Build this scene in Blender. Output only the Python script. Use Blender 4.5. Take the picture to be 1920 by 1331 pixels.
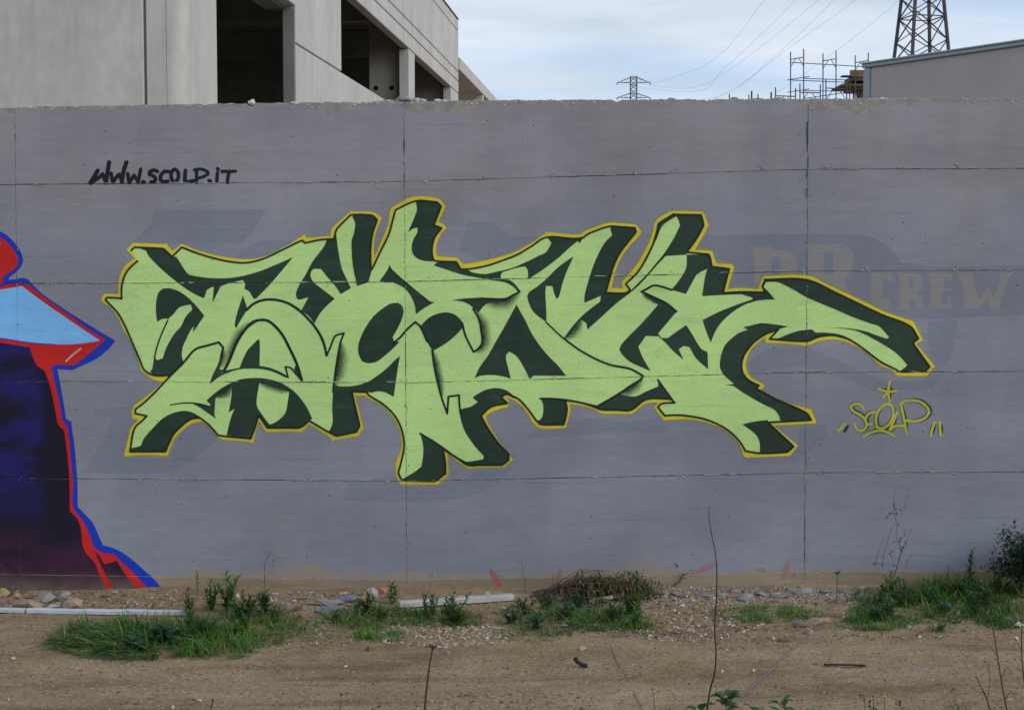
import bpy, bmesh, math, random
from mathutils import Vector, Matrix, noise
from mathutils.geometry import tessellate_polygon

for o in list(bpy.data.objects):
    bpy.data.objects.remove(o)
SC = bpy.context.scene
COL = SC.collection
rnd = random.Random(7)

# ------------------------------------------------------------------ camera
FPX = 2900.0                       # focal length in pixels of the 1920 wide photograph
TH = math.atan(180.5 / FPX)        # camera looks a little down, horizon at row 485
D, HC = 7.92, 1.711
cam = bpy.data.cameras.new('camera')
cam.sensor_width = 36.0
cam.lens = 36.0 * FPX / 1920.0
cam.clip_start, cam.clip_end = 0.05, 6000
camo = bpy.data.objects.new('camera', cam)
camo.location = (0, -D, HC)
camo.rotation_euler = (math.pi / 2 - TH, 0, 0)
COL.objects.link(camo)
SC.camera = camo

# ------------------------------------------------------------------ sky and sun
SUN = Vector((0.80, -0.42, 0.46)).normalized()      # towards the veiled sun: right, behind the camera
W = bpy.data.worlds.new('World')
SC.world = W
W.use_nodes = True
nt = W.node_tree
nt.nodes.clear()
N, L = nt.nodes.new, nt.links.new
out = N('ShaderNodeOutputWorld'); bg = N('ShaderNodeBackground'); L(bg.outputs[0], out.inputs[0])
sky = N('ShaderNodeTexSky'); sky.sky_type = 'NISHITA'; sky.sun_disc = False
sky.sun_elevation = math.asin(SUN.z); sky.sun_rotation = math.atan2(SUN.x, SUN.y)
sky.air_density = 1.0; sky.dust_density = 1.5; sky.ozone_density = 1.5
tc = N('ShaderNodeTexCoord'); sep = N('ShaderNodeSeparateXYZ'); L(tc.outputs['Generated'], sep.inputs[0])
def M(op, a, b=None, c=None):
    n = N('ShaderNodeMath'); n.operation = op
    for i, v in enumerate((a, b, c)):
        if v is None: continue
        if isinstance(v, (int, float)): n.inputs[i].default_value = v
        else: L(v, n.inputs[i])
    return n.outputs[0]
zz = M('ADD', M('MAXIMUM', sep.outputs[2], 0.0), 0.22)
cmb = N('ShaderNodeCombineXYZ')
L(M('DIVIDE', sep.outputs[0], zz), cmb.inputs[0]); L(M('DIVIDE', sep.outputs[1], zz), cmb.inputs[1])
mp = N('ShaderNodeMapping'); mp.inputs['Rotation'].default_value = (0, 0, 0.35); mp.inputs['Scale'].default_value = (0.55, 1.25, 1)
L(cmb.outputs[0], mp.inputs[0])
n1 = N('ShaderNodeTexNoise'); n1.inputs['Scale'].default_value = 1.5; n1.inputs['Detail'].default_value = 6; n1.inputs['Roughness'].default_value = 0.55
n1.inputs['Distortion'].default_value = 0.5
L(mp.outputs[0], n1.inputs['Vector'])
cr = N('ShaderNodeMapRange'); cr.inputs['From Min'].default_value = 0.34; cr.inputs['From Max'].default_value = 0.64
cr.inputs['To Min'].default_value = 0.50; cr.inputs['To Max'].default_value = 0.97
L(n1.outputs[0], cr.inputs[0])
mp2 = N('ShaderNodeMapping'); mp2.inputs['Rotation'].default_value = (0, 0, 0.55); mp2.inputs['Scale'].default_value = (0.7, 1.8, 1); mp2.inputs['Location'].default_value = (7.2, 0.9, 0)
L(cmb.outputs[0], mp2.inputs[0])
n2 = N('ShaderNodeTexNoise'); n2.inputs['Scale'].default_value = 1.1; n2.inputs['Detail'].default_value = 4
L(mp2.outputs[0], n2.inputs['Vector'])
cr2 = N('ShaderNodeMapRange'); cr2.inputs['From Min'].default_value = 0.36; cr2.inputs['From Max'].default_value = 0.62; L(n2.outputs[0], cr2.inputs[0])
cc = N('ShaderNodeMixRGB'); hz = N('ShaderNodeMapRange'); hz.inputs['From Min'].default_value = 0.17; hz.inputs['From Max'].default_value = 0.07; hz.inputs['To Max'].default_value = 0.55; L(sep.outputs[2], hz.inputs[0])
L(M('MAXIMUM', cr2.outputs[0], hz.outputs[0]), cc.inputs[0])
cc.inputs[1].default_value = (4.9, 6.7, 9.8, 1); cc.inputs[2].default_value = (7.8, 8.3, 9.2, 1)
mx = N('ShaderNodeMixRGB'); L(cr.outputs[0], mx.inputs[0]); L(sky.outputs[0], mx.inputs[1]); L(cc.outputs[0], mx.inputs[2])
L(mx.outputs[0], bg.inputs[0])
bg.inputs[1].default_value = 0.115
sl = bpy.data.lights.new('sun', 'SUN'); sl.energy = 1.4; sl.angle = math.radians(45); sl.color = (1.0, 0.95, 0.87)
so = bpy.data.objects.new('sun', sl); so.rotation_euler = SUN.to_track_quat('Z', 'Y').to_euler(); so.location = (6, -10, 12); COL.objects.link(so)
SC.view_settings.view_transform = 'Standard'; SC.view_settings.look = 'None'
SC.view_settings.exposure = 0.0; SC.view_settings.gamma = 1.0; SC.view_settings.use_curve_mapping = False

# ------------------------------------------------------------------ helpers: places
def ray(px, py):
    dx, dy = (px - 960) / FPX, (665.5 - py) / FPX
    return Vector((dx, math.cos(TH) + math.sin(TH) * dy, -math.sin(TH) + math.cos(TH) * dy))
CAM = Vector((0, -D, HC))
def at(px, py, Y):                 # the point seen there at world depth Y
    d = ray(px, py); return CAM + d * ((Y + D) / d.y)
def wallp(px, py, off=0.0):        # on the face of the painted wall
    p = at(px, py, 0.0); return Vector((p.x, -off, p.z))
SLOPE = 0.0072
def sm(a, b, x):
    t = min(1, max(0, (x - a) / (b - a))); return t * t * (3 - 2 * t)
def gz(x, y):
    z = SLOPE * x
    if abs(x) < 30 and -12 < y < 1:
        z += 0.012 * noise.noise((x * 0.9, y * 1.6, 1.1)) + 0.010 * noise.noise((x * 3.1, y * 5.0, 4.2)) + 0.007 * noise.noise((x * 11, y * 14, 2.2)) + 0.003 * noise.noise((x * 31, y * 35, 6.2))
        w = sm(-0.42, -0.05, y)
        z += w * (0.012 + 0.03 * max(0, noise.noise((x * 1.7, y * 3, 7.7)) + 0.25))
        z -= 0.018 * math.exp(-((y + 1.62 + 0.05 * math.sin(x)) / 0.16) ** 2)
    return z
def ground(px, py):
    d = ray(px, py)
    t = -HC / d.z
    for _ in range(4):
        p = CAM + d * t; t = (gz(p.x, p.y) - HC) / d.z
    p = CAM + d * t
    return Vector((p.x, p.y, gz(p.x, p.y)))
def ppm(y): return FPX / (y + D)   # pixels of the photograph per metre at depth y

# ------------------------------------------------------------------ helpers: objects
def tag(o, label=None, cat=None, group=None, kind=None):
    for k, v in (('label', label), ('category', cat), ('group', group), ('kind', kind)):
        if v: o[k] = v
    return o
def empty(name, loc=(0, 0, 0), rz=0.0, parent=None):
    o = bpy.data.objects.new(name, None); o.location = loc; o.rotation_euler = (0, 0, rz)
    o.empty_display_size = 0.1; COL.objects.link(o); o.parent = parent; return o
class MB:
    def __init__(s): s.v, s.f, s.c = [], [], []
    def add(s, vs, fs, col=None):
        b = len(s.v); s.v += [tuple(v) for v in vs]; s.f += [tuple(i + b for i in f) for f in fs]
        if col is not None: s.c += [col] * len(vs)
        return s
    def box(s, x0, x1, y0, y1, z0, z1):
        return s.add([(x0, y0, z0), (x1, y0, z0), (x1, y1, z0), (x0, y1, z0), (x0, y0, z1), (x1, y0, z1), (x1, y1, z1), (x0, y1, z1)],
                     [(0, 3, 2, 1), (4, 5, 6, 7), (0, 1, 5, 4), (1, 2, 6, 5), (2, 3, 7, 6), (3, 0, 4, 7)])
    def bar(s, a, b, w, h=None, up=Vector((0, 0, 1))):
        a, b = Vector(a), Vector(b); h = h or w; d = (b - a).normalized()
        if abs(d.dot(up)) > 0.97: up = Vector((0, 1, 0))
        u = d.cross(up).normalized() * w / 2; v = d.cross(u).normalized() * h / 2
        vs = [a - u - v, a + u - v, a + u + v, a - u + v, b - u - v, b + u - v, b + u + v, b - u + v]
        return s.add(vs, [(0, 1, 2, 3), (7, 6, 5, 4), (0, 4, 5, 1), (1, 5, 6, 2), (2, 6, 7, 3), (3, 7, 4, 0)])
    def tube(s, pts, r0, r1=None, n=5, col=None):
        r1 = r0 if r1 is None else r1; pts = [Vector(p) for p in pts]; vs = []; m = len(pts)
        for i, p in enumerate(pts):
            d = (pts[min(i + 1, m - 1)] - pts[max(i - 1, 0)]).normalized()
            u = d.cross(Vector((0.31, 0.93, 0.17))).normalized(); w = d.cross(u)
            r = r0 + (r1 - r0) * i / (m - 1)
            for k in range(n):
                a = 2 * math.pi * k / n; vs.append(p + (u * math.cos(a) + w * math.sin(a)) * r)
        fs = [(i * n + k, i * n + (k + 1) % n, (i + 1) * n + (k + 1) % n, (i + 1) * n + k) for i in range(m - 1) for k in range(n)]
        fs += [tuple(range(n))[::-1], tuple((m - 1) * n + k for k in range(n))]
        return s.add(vs, fs, col)
    def build(s, name, mat, parent=None, smooth=False):
        me = bpy.data.meshes.new(name); me.from_pydata(s.v, [], s.f); me.materials.append(mat)
        if s.c and len(s.c) == len(s.v):
            at_ = me.attributes.new('tint', 'FLOAT_COLOR', 'POINT')
            at_.data.foreach_set('color', [x for c in s.c for x in (c[0], c[1], c[2], 1.0)])
        if smooth: me.polygons.foreach_set('use_smooth', [True] * len(me.polygons))
        me.update()
        o = bpy.data.objects.new(name, me); COL.objects.link(o)
        if parent is not None: o.parent = parent
        return o

# ------------------------------------------------------------------ helpers: materials
def newmat(name):
    m = bpy.data.materials.new(name); m.use_nodes = True; t = m.node_tree; b = t.nodes['Principled BSDF']
    b.inputs['Specular IOR Level'].default_value = 0.25
    return m, t, b
class NT:
    def __init__(s, t): s.t = t
    def n(s, typ, **kw):
        x = s.t.nodes.new('ShaderNode' + typ)
        for k, v in kw.items():
            if k in x.inputs: s.set(x.inputs[k], v)
            else: setattr(x, k, v)
        return x
    def set(s, i, v):
        if hasattr(v, 'is_linked') or hasattr(v, 'links'): s.t.links.new(v, i)
        else: i.default_value = v
    def m(s, op, *a):
        x = s.t.nodes.new('ShaderNodeMath'); x.operation = op
        for i, v in enumerate(a): s.set(x.inputs[i], v)
        return x.outputs[0]
    def mix(s, f, a, b, mode='MIX'):
        x = s.t.nodes.new('ShaderNodeMixRGB'); x.blend_type = mode
        for i, v in zip(x.inputs, (f, a, b)):
            if isinstance(v, tuple) and len(v) == 3: v = v + (1,)
            s.set(i, v)
        return x.outputs[0]
    def rng(s, v, a, b, c=0.0, d=1.0, smooth=False):
        x = s.t.nodes.new('ShaderNodeMapRange'); s.set(x.inputs[0], v)
        if smooth: x.interpolation_type = 'SMOOTHSTEP'
        for i, q in enumerate((a, b, c, d)): s.set(x.inputs[i + 1], q)
        return x.outputs[0]
    def noise(s, vec, scale, detail=3, rough=0.5):
        x = s.n('TexNoise'); s.set(x.inputs['Vector'], vec); x.inputs['Scale'].default_value = scale
        x.inputs['Detail'].default_value = detail; x.inputs['Roughness'].default_value = rough; return x.outputs[0]
    def pos(s, scale=(1, 1, 1)):
        g = s.n('NewGeometry'); mp_ = s.n('Mapping'); s.set(mp_.inputs[0], g.outputs['Position']); mp_.inputs['Scale'].default_value = scale
        return mp_.outputs[0]
def simple(name, col, rough=0.8, var=0.25, scale=6.0, bump=0.15, bscale=40.0, coord='Object', spec=0.25, stretch=(1, 1, 1)):
    m, t, b = newmat(name); q = NT(t)
    c = q.n('TexCoord').outputs[coord]; mp_ = q.n('Mapping'); q.set(mp_.inputs[0], c); mp_.inputs['Scale'].default_value = stretch; c = mp_.outputs[0]
    a = q.rng(q.noise(c, scale, 5, 0.6), 0.3, 0.7, 1 - var, 1 + var)
    a2 = q.rng(q.noise(c, scale * 9, 3, 0.6), 0.3, 0.7, 1 - var * 0.5, 1 + var * 0.5)
    v = q.n('Combine' + 'XYZ'); f = q.m('MULTIPLY', a, a2)
    for i in range(3): q.set(v.inputs[i], f)
    q.set(b.inputs['Base Color'], q.mix(1.0, tuple(col), v.outputs[0], 'MULTIPLY'))
    b.inputs['Roughness'].default_value = rough; b.inputs['Specular IOR Level'].default_value = spec
    if bump:
        bn = q.n('Bump', Strength=bump, Distance=0.01); q.set(bn.inputs['Height'], q.noise(c, bscale, 4, 0.6)); q.set(b.inputs['Normal'], bn.outputs[0])
    return m
def tinted(name, rough=0.85, bump=0.3, bscale=60, var=0.35, island=0.0, trans=0.0):
    """colour from the mesh's own tint, varied by noise and from piece to piece"""
    m, t, b = newmat(name); q = NT(t)
    a = q.n('Attribute'); a.attribute_name = 'tint'; c = q.n('TexCoord').outputs['Object']
    f = q.rng(q.noise(c, bscale * 0.5, 4, 0.6), 0.3, 0.7, 1 - var, 1 + var)
    if island:
        g = q.n('NewGeometry'); f = q.m('MULTIPLY', f, q.rng(g.outputs['Random Per Island'], 0, 1, 1 - island, 1 + island))
    v = q.n('CombineXYZ')
    for i in range(3): q.set(v.inputs[i], f)
    colr = q.mix(1.0, a.outputs['Color'], v.outputs[0], 'MULTIPLY')
    q.set(b.inputs['Base Color'], colr); b.inputs['Roughness'].default_value = rough
    if bump:
        bn = q.n('Bump', Strength=bump, Distance=0.004); q.set(bn.inputs['Height'], q.noise(c, bscale, 4, 0.6)); q.set(b.inputs['Normal'], bn.outputs[0])
    if trans:
        tr = q.n('BsdfTranslucent'); q.set(tr.inputs[0], colr); ms = q.n('MixShader'); ms.inputs[0].default_value = trans
        q.set(ms.inputs[1], b.outputs[0]); q.set(ms.inputs[2], tr.outputs[0]); q.set(t.nodes['Material Output'].inputs[0], ms.outputs[0])
    return m

# ------------------------------------------------------------------ wall joints (in pixels of the photograph)
VJ = [((27.3, 200), (38, 1110)), ((757.5, 188), (763, 1110)), ((1515.5, 184), (1508, 1105))]
HJ = [  # per row joint: heights at the left and right end of each of the four columns
    [(348, 347), (346.5, 341), (341, 318), (318, 312.5)],
    [(532.5, 532), (532, 529), (528, 508.5), (508.5, 502)],
    [(713.5, 714), (715, 717), (718, 698), (698.5, 692)],
    [(896, 896.5), (897, 902), (902, 887), (886.5, 880.5)],
    [(1074, 1076), (1076.5, 1087.5), (1088, 1072), (1072, 1065)]]
XL, XR = -1000.0, 2900.0
TOP = [(-260, 206), (0, 203), (60, 200.5), (200, 198), (400, 195), (560, 193), (757, 190.5), (940, 188), (1250, 187), (1515, 185.5), (1800, 184.5), (2200, 182)]
def lerp_line(P, x):
    for (x0, y0), (x1, y1) in zip(P, P[1:]):
        if x <= x1: return y0 + (y1 - y0) * (x - x0) / (x1 - x0)
    return P[-1][1]
def vx(k, y):
    (x0, y0), (x1, y1) = VJ[k]; return x0 + (x1 - x0) * (y - y0) / (y1 - y0)
def colx(c, y): return (XL if c == 0 else vx(c - 1, y), XR if c == 3 else vx(c, y))
def hy(k, c, x):
    x0, x1 = colx(c, HJ[k][c][0]); a, b = HJ[k][c]; return a + (b - a) * (x - x0) / (x1 - x0)
def which_col(x, y):
    return sum(1 for k in range(3) if x > vx(k, y))
def gap(kind, k, s):               # half width of a joint, irregular along its length
    g = 0.16 + 1.0 * noise.noise((s * 0.011, k * 5.3, kind * 9.1)) + 0.6 * noise.noise((s * 0.06, k * 3.3, kind * 4.1)) + 0.4 * noise.noise((s * 0.21, k, kind))
    g = max(0.07, min(1.8, g + (0.18 if kind == 0 else -0.08)))
    return g * 0.12 if kind == 0 and k >= 16 else g
PLINTH = 0.005

def cut_joints(bm, layer=9, skip=()):
    """open the sheet along the joints of the wall (pixel space), with ragged lips"""
    def xr(): 
        xs = [v.co.x for v in bm.verts]; ys = [v.co.y for v in bm.verts]; return min(xs), max(xs), min(ys), max(ys)
    G0 = 0.8
    bm.faces.ensure_lookup_table()
    if not bm.verts: return
    lines = []
    for k in range(3):
        a, b = Vector((*VJ[k][0], 0)), Vector((*VJ[k][1], 0)); x0, x1, y0, y1 = xr()
        if x1 < min(a.x, b.x) - 3 or x0 > max(a.x, b.x) + 3: continue
        lines.append((1, k, a, b, None))
    for k in range(5):
        for c in range(4):
            xa, xb = colx(c, HJ[k][c][0]); lines.append((0, k * 4 + c, Vector((xa, HJ[k][c][0], 0)), Vector((xb, HJ[k][c][1], 0)), c))
    for kind, k, a, b, c in lines:
        whole = (kind, k) in skip
        d = (b - a).normalized(); nrm = Vector((-d.y, d.x, 0))
        fs = [f for f in bm.faces if c is None or which_col(*f.calc_center_median()[:2]) == c]
        if not fs: continue
        ds = [(v.co - a).dot(nrm) for f in fs for v in f.verts]
        if min(ds) > G0 or max(ds) < -G0: continue
        for sgn in ((0,) if whole else (-1, 1)):
            fs = [f for f in bm.faces if c is None or which_col(*f.calc_center_median()[:2]) == c]
            geom = list({e for f in fs for e in f.edges}) + list({v for f in fs for v in f.verts}) + fs
            bmesh.ops.bisect_plane(bm, geom=geom, dist=1e-5, plane_co=a + nrm * sgn * G0, plane_no=nrm)
        if whole: continue
        dead = [f for f in bm.faces if abs((f.calc_center_median() - a).dot(nrm)) < G0 * 0.98 and (c is None or which_col(*f.calc_center_median()[:2]) == c)]
        bmesh.ops.delete(bm, geom=dead, context='FACES')
        def on(v): return abs(abs((v.co - a).dot(nrm)) - G0) < 2e-3 and -2 < (v.co - a).dot(d) < (b - a).length + 2
        ed = [e for e in bm.edges if e.is_boundary and on(e.verts[0]) and on(e.verts[1]) and e.calc_length() > 9]
        for e in ed:
            bmesh.ops.subdivide_edges(bm, edges=[e], cuts=min(240, int(e.calc_length() / 3)))
        for v in bm.verts:
            if on(v):
                dd = (v.co - a).dot(nrm); s_ = v.co.x if kind == 0 else v.co.y
                g = gap(kind, k, s_) + 0.45 / (1 + layer); v.co += nrm * (math.copysign(g, dd) - dd)

def autosmooth(P, closed=True, corner=36, step=4.0):
    P = [Vector((p[0], p[1], 0)) for p in P]; P = [p for i, p in enumerate(P) if i == 0 or (p - P[i - 1]).length > 0.3]
    if closed and (P[0] - P[-1]).length < 0.3: P.pop()
    n = len(P)
    if n < 3: return P
    tan = []
    for i in range(n):
        if not closed and i in (0, n - 1): tan.append(None); continue
        a, b = P[i] - P[i - 1], P[(i + 1) % n] - P[i]
        tan.append(None if a.angle(b, 0) > math.radians(corner) else (P[(i + 1) % n] - P[i - 1]).normalized())
    out_ = []
    for i in range(n if closed else n - 1):
        a, b = P[i], P[(i + 1) % n]; ln = (b - a).length; ch = (b - a) / ln
        ta, tb = tan[i] or ch, tan[(i + 1) % n] or ch
        k = 1 if (tan[i] is None and tan[(i + 1) % n] is None) else max(1, min(10, int(ln / step)))
        for j in range(k):
            t = j / k; h = (2 * t**3 - 3 * t**2 + 1, t**3 - 2 * t**2 + t, -2 * t**3 + 3 * t**2, t**3 - t**2)
            out_.append(a * h[0] + ta * ln * h[1] + b * h[2] + tb * ln * h[3])
    if not closed: out_.append(P[-1])
    return out_
def stroke_quads(P, w0, w1=None, corner=70, caps=True):
    P = autosmooth(P, False, corner, 3.0); w1 = w0 if w1 is None else w1; m = len(P); V, F = [], []
    for i, p in enumerate(P):
        d = (P[min(i + 1, m - 1)] - P[max(i - 1, 0)]).normalized(); nn = Vector((-d.y, d.x, 0))
        w = (w0 + (w1 - w0) * i / (m - 1)) / 2
        w *= 1 + 0.06 * noise.noise((p.x * 0.2, p.y * 0.2, 3))
        V += [p + nn * w, p - nn * w]
    F = [(2 * i, 2 * i + 1, 2 * i + 3, 2 * i + 2) for i in range(m - 1)]
    if caps:
        for end, i, sg in ((0, 0, -1), (1, m - 1, 1)):
            d = ((P[1] - P[0]) if end == 0 else (P[-1] - P[-2])).normalized() * sg; nn = Vector((-d.y, d.x, 0)); w = (w0 if end == 0 else w1) / 2
            b = len(V); V.append(P[i]); K = 6
            for k in range(K + 1):
                a = math.pi * (k / K - 0.5); V.append(P[i] + (d * math.cos(a) + nn * math.sin(a)) * w)
            F += [(b, b + 1 + k, b + 2 + k) for k in range(K)]
    return V, F
def split_sharp(st, lim=50):
    P = [Vector((p[0], p[1])) for p in st[0]]; out_, cur = [], [st[0][0]]
    for i in range(1, len(P)):
        cur.append(st[0][i])
        if i < len(P) - 1 and (P[i] - P[i - 1]).length > 1e-6 and (P[i + 1] - P[i]).length > 1e-6 and abs((P[i + 1] - P[i]).angle(P[i] - P[i - 1])) > math.radians(lim):
            out_.append(cur); cur = [st[0][i]]
    out_.append(cur); n = len(out_)
    w0 = st[1]; w1 = st[2] if len(st) > 2 else st[1]
    return [(c, w0 + (w1 - w0) * i / n, w0 + (w1 - w0) * (i + 1) / n) for i, c in enumerate(out_)]
def paint(name, mat, layer, parent, polys=(), strokes=(), fades=(), label=None, corner=36, raw=False, skip=()):
    """a coat of paint lying on the wall: polygons, brush or spray strokes, and sprayed fades, given in pixels"""
    bm = bmesh.new(); fl = bm.verts.layers.float.new('fade'); ll = bm.verts.layers.float.new('lift'); cnt = [0]
    def put(V, F, fv=None):
        cnt[0] += 1
        vs = [bm.verts.new(v) for v in V]
        for i, v in enumerate(vs): v[fl] = 1.0 if fv is None else fv[i]; v[ll] = cnt[0] * 1.0e-5 + i * 1e-7
        for f in F:
            try: bm.faces.new([vs[i] for i in f])
            except ValueError: pass
    for P in polys:
        Q = [Vector((p[0], p[1], 0)) for p in P] if raw else autosmooth(P, True, corner)
        put(Q, tessellate_polygon([Q]))
    for s_ in strokes:
        for piece in split_sharp(s_): put(*stroke_quads(*piece))
    for P, w in fades:
        Q = autosmooth(P, False, 60, 3.0); m = len(Q); V, fv = [], []
        for i, p in enumerate(Q):
            d = (Q[min(i + 1, m - 1)] - Q[max(i - 1, 0)]).normalized(); nn = Vector((-d.y, d.x, 0)); e = min(1.0, 3.0 * i / (m - 1), 3.0 * (m - 1 - i) / (m - 1)) ** 0.5
            for j in range(4): V.append(p + nn * w * e * j / 3); fv.append((1 - j / 3) * (0.35 + 0.65 * e))
        F = [(4 * i + j, 4 * i + j + 1, 4 * i + j + 5, 4 * i + j + 4) for i in range(m - 1) for j in range(3)]
        put(V, F, fv)
    bmesh.ops.triangulate(bm, faces=[f for f in bm.faces if len(f.verts) > 3])
    bmesh.ops.dissolve_degenerate(bm, dist=1e-4, edges=bm.edges)
    cut_joints(bm, layer, skip)
    for v in bm.verts:
        x, y = v.co.x, v.co.y; c = which_col(x, y); o = layer * 0.0004 + v[ll] + (PLINTH if y > hy(4, c, x) else 0)
        v.co = wallp(x, y, o)
    for f in bm.faces:
        f.normal_update()
        if f.normal.y > 0: f.normal_flip()
    me = bpy.data.meshes.new(name); bm.to_mesh(me); bm.free(); me.materials.append(mat)
    ob = bpy.data.objects.new(name, me); COL.objects.link(ob); ob.parent = parent
    if label: ob['label'] = label
    return ob
# ------------------------------------------------------------------ wall materials
def wall_paint(name, col, rough=0.82, mottle=0.10, raw_edges=False, fade=False, pin=True, spray=None):
    """a coat over board marked concrete: mottling, fine grain, pinholes, faint board lines; all in world space so coats agree"""
    m, t, b = newmat(name); q = NT(t)
    g = q.n('NewGeometry'); P = g.outputs['Position']; sp = q.n('SeparateXYZ'); q.set(sp.inputs[0], P); x, z = sp.outputs[0], sp.outputs[2]
    big = q.rng(q.noise(q.pos((1, 1, 1.6)), 1.3, 4, 0.55), 0.3, 0.7, 1 - mottle, 1 + mottle)
    mid = q.rng(q.noise(q.pos((0.5, 1, 3)), 9, 4, 0.6), 0.3, 0.7, 1 - mottle * 0.55, 1 + mottle * 0.55)
    fine = q.rng(q.noise(P, 150, 2, 0.6), 0.25, 0.75, 0.87, 1.13)
    f = q.m('MULTIPLY', q.m('MULTIPLY', big, mid), fine)
    # faint lines left by the form boards
    zb = q.m('SUBTRACT', z, q.m('MULTIPLY', x, 0.006)); ph = q.m('FRACT', q.m('DIVIDE', q.m('ADD', zb, q.m('MULTIPLY', q.noise(q.pos((3, 1, 0.4)), 2, 2), 0.004)), 0.0655))
    # roller passes: broad tone steps that start and stop
    ro = q.rng(q.noise(q.pos((0.55, 1, 1.0)), 2.1, 3, 0.45), 0.47, 0.53, -1, 1); rv = q.rng(q.noise(q.pos((2.6, 1, 0.5)), 1.6, 2, 0.4), 0.46, 0.54, -1, 1)
    f = q.m('MULTIPLY', f, q.m('ADD', 1.0, q.m('ADD', q.m('MULTIPLY', ro, mottle * 0.28), q.m('MULTIPLY', rv, mottle * 0.22))))
    line = q.m('SUBTRACT', 1.0, q.rng(q.m('ABSOLUTE', q.m('SUBTRACT', ph, 0.5)), 0.0, 0.035, smooth=True))
    lm = q.m('MULTIPLY', line, q.rng(q.noise(q.pos((1.3, 1, 9)), 1.7, 3), 0.50, 0.66))
    sgn = q.rng(q.noise(q.pos((0.7, 1, 11)), 1.1, 1), 0.47, 0.53, -1, 1)
    f = q.m('ADD', f, q.m('MULTIPLY', q.m('MULTIPLY', lm, sgn), 0.22))
    cols = q.mix(q.rng(q.noise(q.pos((1, 1, 1)), 2.3, 3), 0.35, 0.65), col, tuple(c * k for c, k in zip(col, (1.04, 1.0, 0.95))))
    v = q.n('CombineXYZ')
    for i in range(3): q.set(v.inputs[i], f)
    c = q.mix(1.0, cols, v.outputs[0], 'MULTIPLY')
    if raw_edges:
        # the top course was rolled thinner and keeps a warmer, paler grey
        zt0, zt1 = wallp(0, 345).z, wallp(1920, 316).z
        up = q.rng(q.m('ADD', z, q.m('MULTIPLY', q.m('SUBTRACT', q.noise(q.pos((1, 1, 1)), 1.6, 4), 0.5), 0.9)), zt0 - 0.35, zt0 + 0.05, smooth=True)
        c = q.mix(q.m('MULTIPLY', up, 0.85), c, q.mix(1.0, (1.13, 1.06, 0.98), c, 'MULTIPLY'))
        rawc = q.mix(q.rng(q.noise(q.pos((1, 1, 1)), 14, 4), 0.35, 0.65), (0.215, 0.205, 0.185), (0.33, 0.31, 0.275))
        zt0, zt1 = wallp(0, 203).z, wallp(1920, 184).z; x0, x1 = wallp(0, 203).x, wallp(1920, 184).x
        dt = q.m('SUBTRACT', q.m('ADD', zt0, q.m('MULTIPLY', q.m('SUBTRACT', x, x0), (zt1 - zt0) / (x1 - x0))), z)
        nn = q.noise(q.pos((1, 1, 0.35)), 1.9, 6, 0.62)
        wid = q.rng(nn, 0.45, 0.72, 0.003, 0.12)
        mt = q.m('SUBTRACT', 1.0, q.rng(q.m('SUBTRACT', dt, wid), -0.006, 0.004, smooth=True))
        zb0, zb1 = wallp(0, 1077).z, wallp(1920, 1067).z
        db = q.m('SUBTRACT', z, q.m('ADD', zb0 - 0.01, q.m('MULTIPLY', q.m('SUBTRACT', x, x0), (zb1 - zb0) / (x1 - x0))))
        wb = q.rng(q.noise(q.pos((1, 1, 0.5)), 2.3, 5, 0.6), 0.42, 0.70, -0.01, 0.075)
        mb_ = q.m('SUBTRACT', 1.0, q.rng(q.m('SUBTRACT', db, wb), -0.018, 0.014, smooth=True))
        c = q.mix(q.m('MULTIPLY', mt, 0.9), c, rawc); c = q.mix(q.m('MULTIPLY', mb_, 0.8), c, (0.30, 0.25, 0.185))
        # spalled flecks
        fk = q.rng(q.noise(q.pos((1, 1, 1)), 38, 3, 0.7), 0.70, 0.76)
        c = q.mix(q.m('MULTIPLY', fk, 0.55), c, (0.42, 0.40, 0.36))
    h = q.noise(q.pos((1, 1, 1.8)), 90, 4, 0.62)
    if pin:
        vo = q.n('TexVoronoi'); q.set(vo.inputs['Vector'], P); vo.inputs['Scale'].default_value = 17.0
        sel = q.n('SeparateColor'); q.set(sel.inputs[0], vo.outputs['Color'])
        hole = q.m('MULTIPLY', q.m('SUBTRACT', 1.0, q.rng(vo.outputs['Distance'], 0.05, 0.085)), q.m('GREATER_THAN', sel.outputs[0], 0.80))
        c = q.mix(q.m('MULTIPLY', hole, 0.75), c, (0.03, 0.03, 0.03)); h = q.m('SUBTRACT', h, q.m('MULTIPLY', hole, 1.5))
    q.set(b.inputs['Base Color'], c); b.inputs['Roughness'].default_value = rough
    h = q.m('ADD', h, q.m('MULTIPLY', lm, sgn)); h = q.m('ADD', h, q.m('MULTIPLY', q.noise(q.pos((1, 1, 2.5)), 14, 3), 0.8))
    bn = q.n('Bump', Strength=0.35, Distance=0.004); q.set(bn.inputs['Height'], h); q.set(b.inputs['Normal'], bn.outputs[0])
    if fade:
        a = q.n('Attribute'); a.attribute_name = 'fade'
        al = q.m('MULTIPLY', q.m('POWER', a.outputs['Fac'], 1.35), 1.05)
        if spray: al = q.m('MULTIPLY', a.outputs['Fac'], spray)
        al = q.m('MINIMUM', 1.0, q.m('MULTIPLY', al, q.rng(q.noise(P, 170, 3, 0.7), 0.3, 0.7, 0.55, 1.45)))
        q.set(b.inputs['Alpha'], al)
    return m
GREY = (0.236, 0.247, 0.289)
M_wall = wall_paint('grey_wall_paint', GREY, raw_edges=True)
M_core = simple('bare_joint_concrete', (0.15, 0.15, 0.155), 0.95)
M_plinth = wall_paint('bare_plinth_concrete', (0.265, 0.212, 0.150), mottle=0.16)
M_green = wall_paint('pale_green_paint', (0.50, 0.735, 0.265), mottle=0.05)
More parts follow.
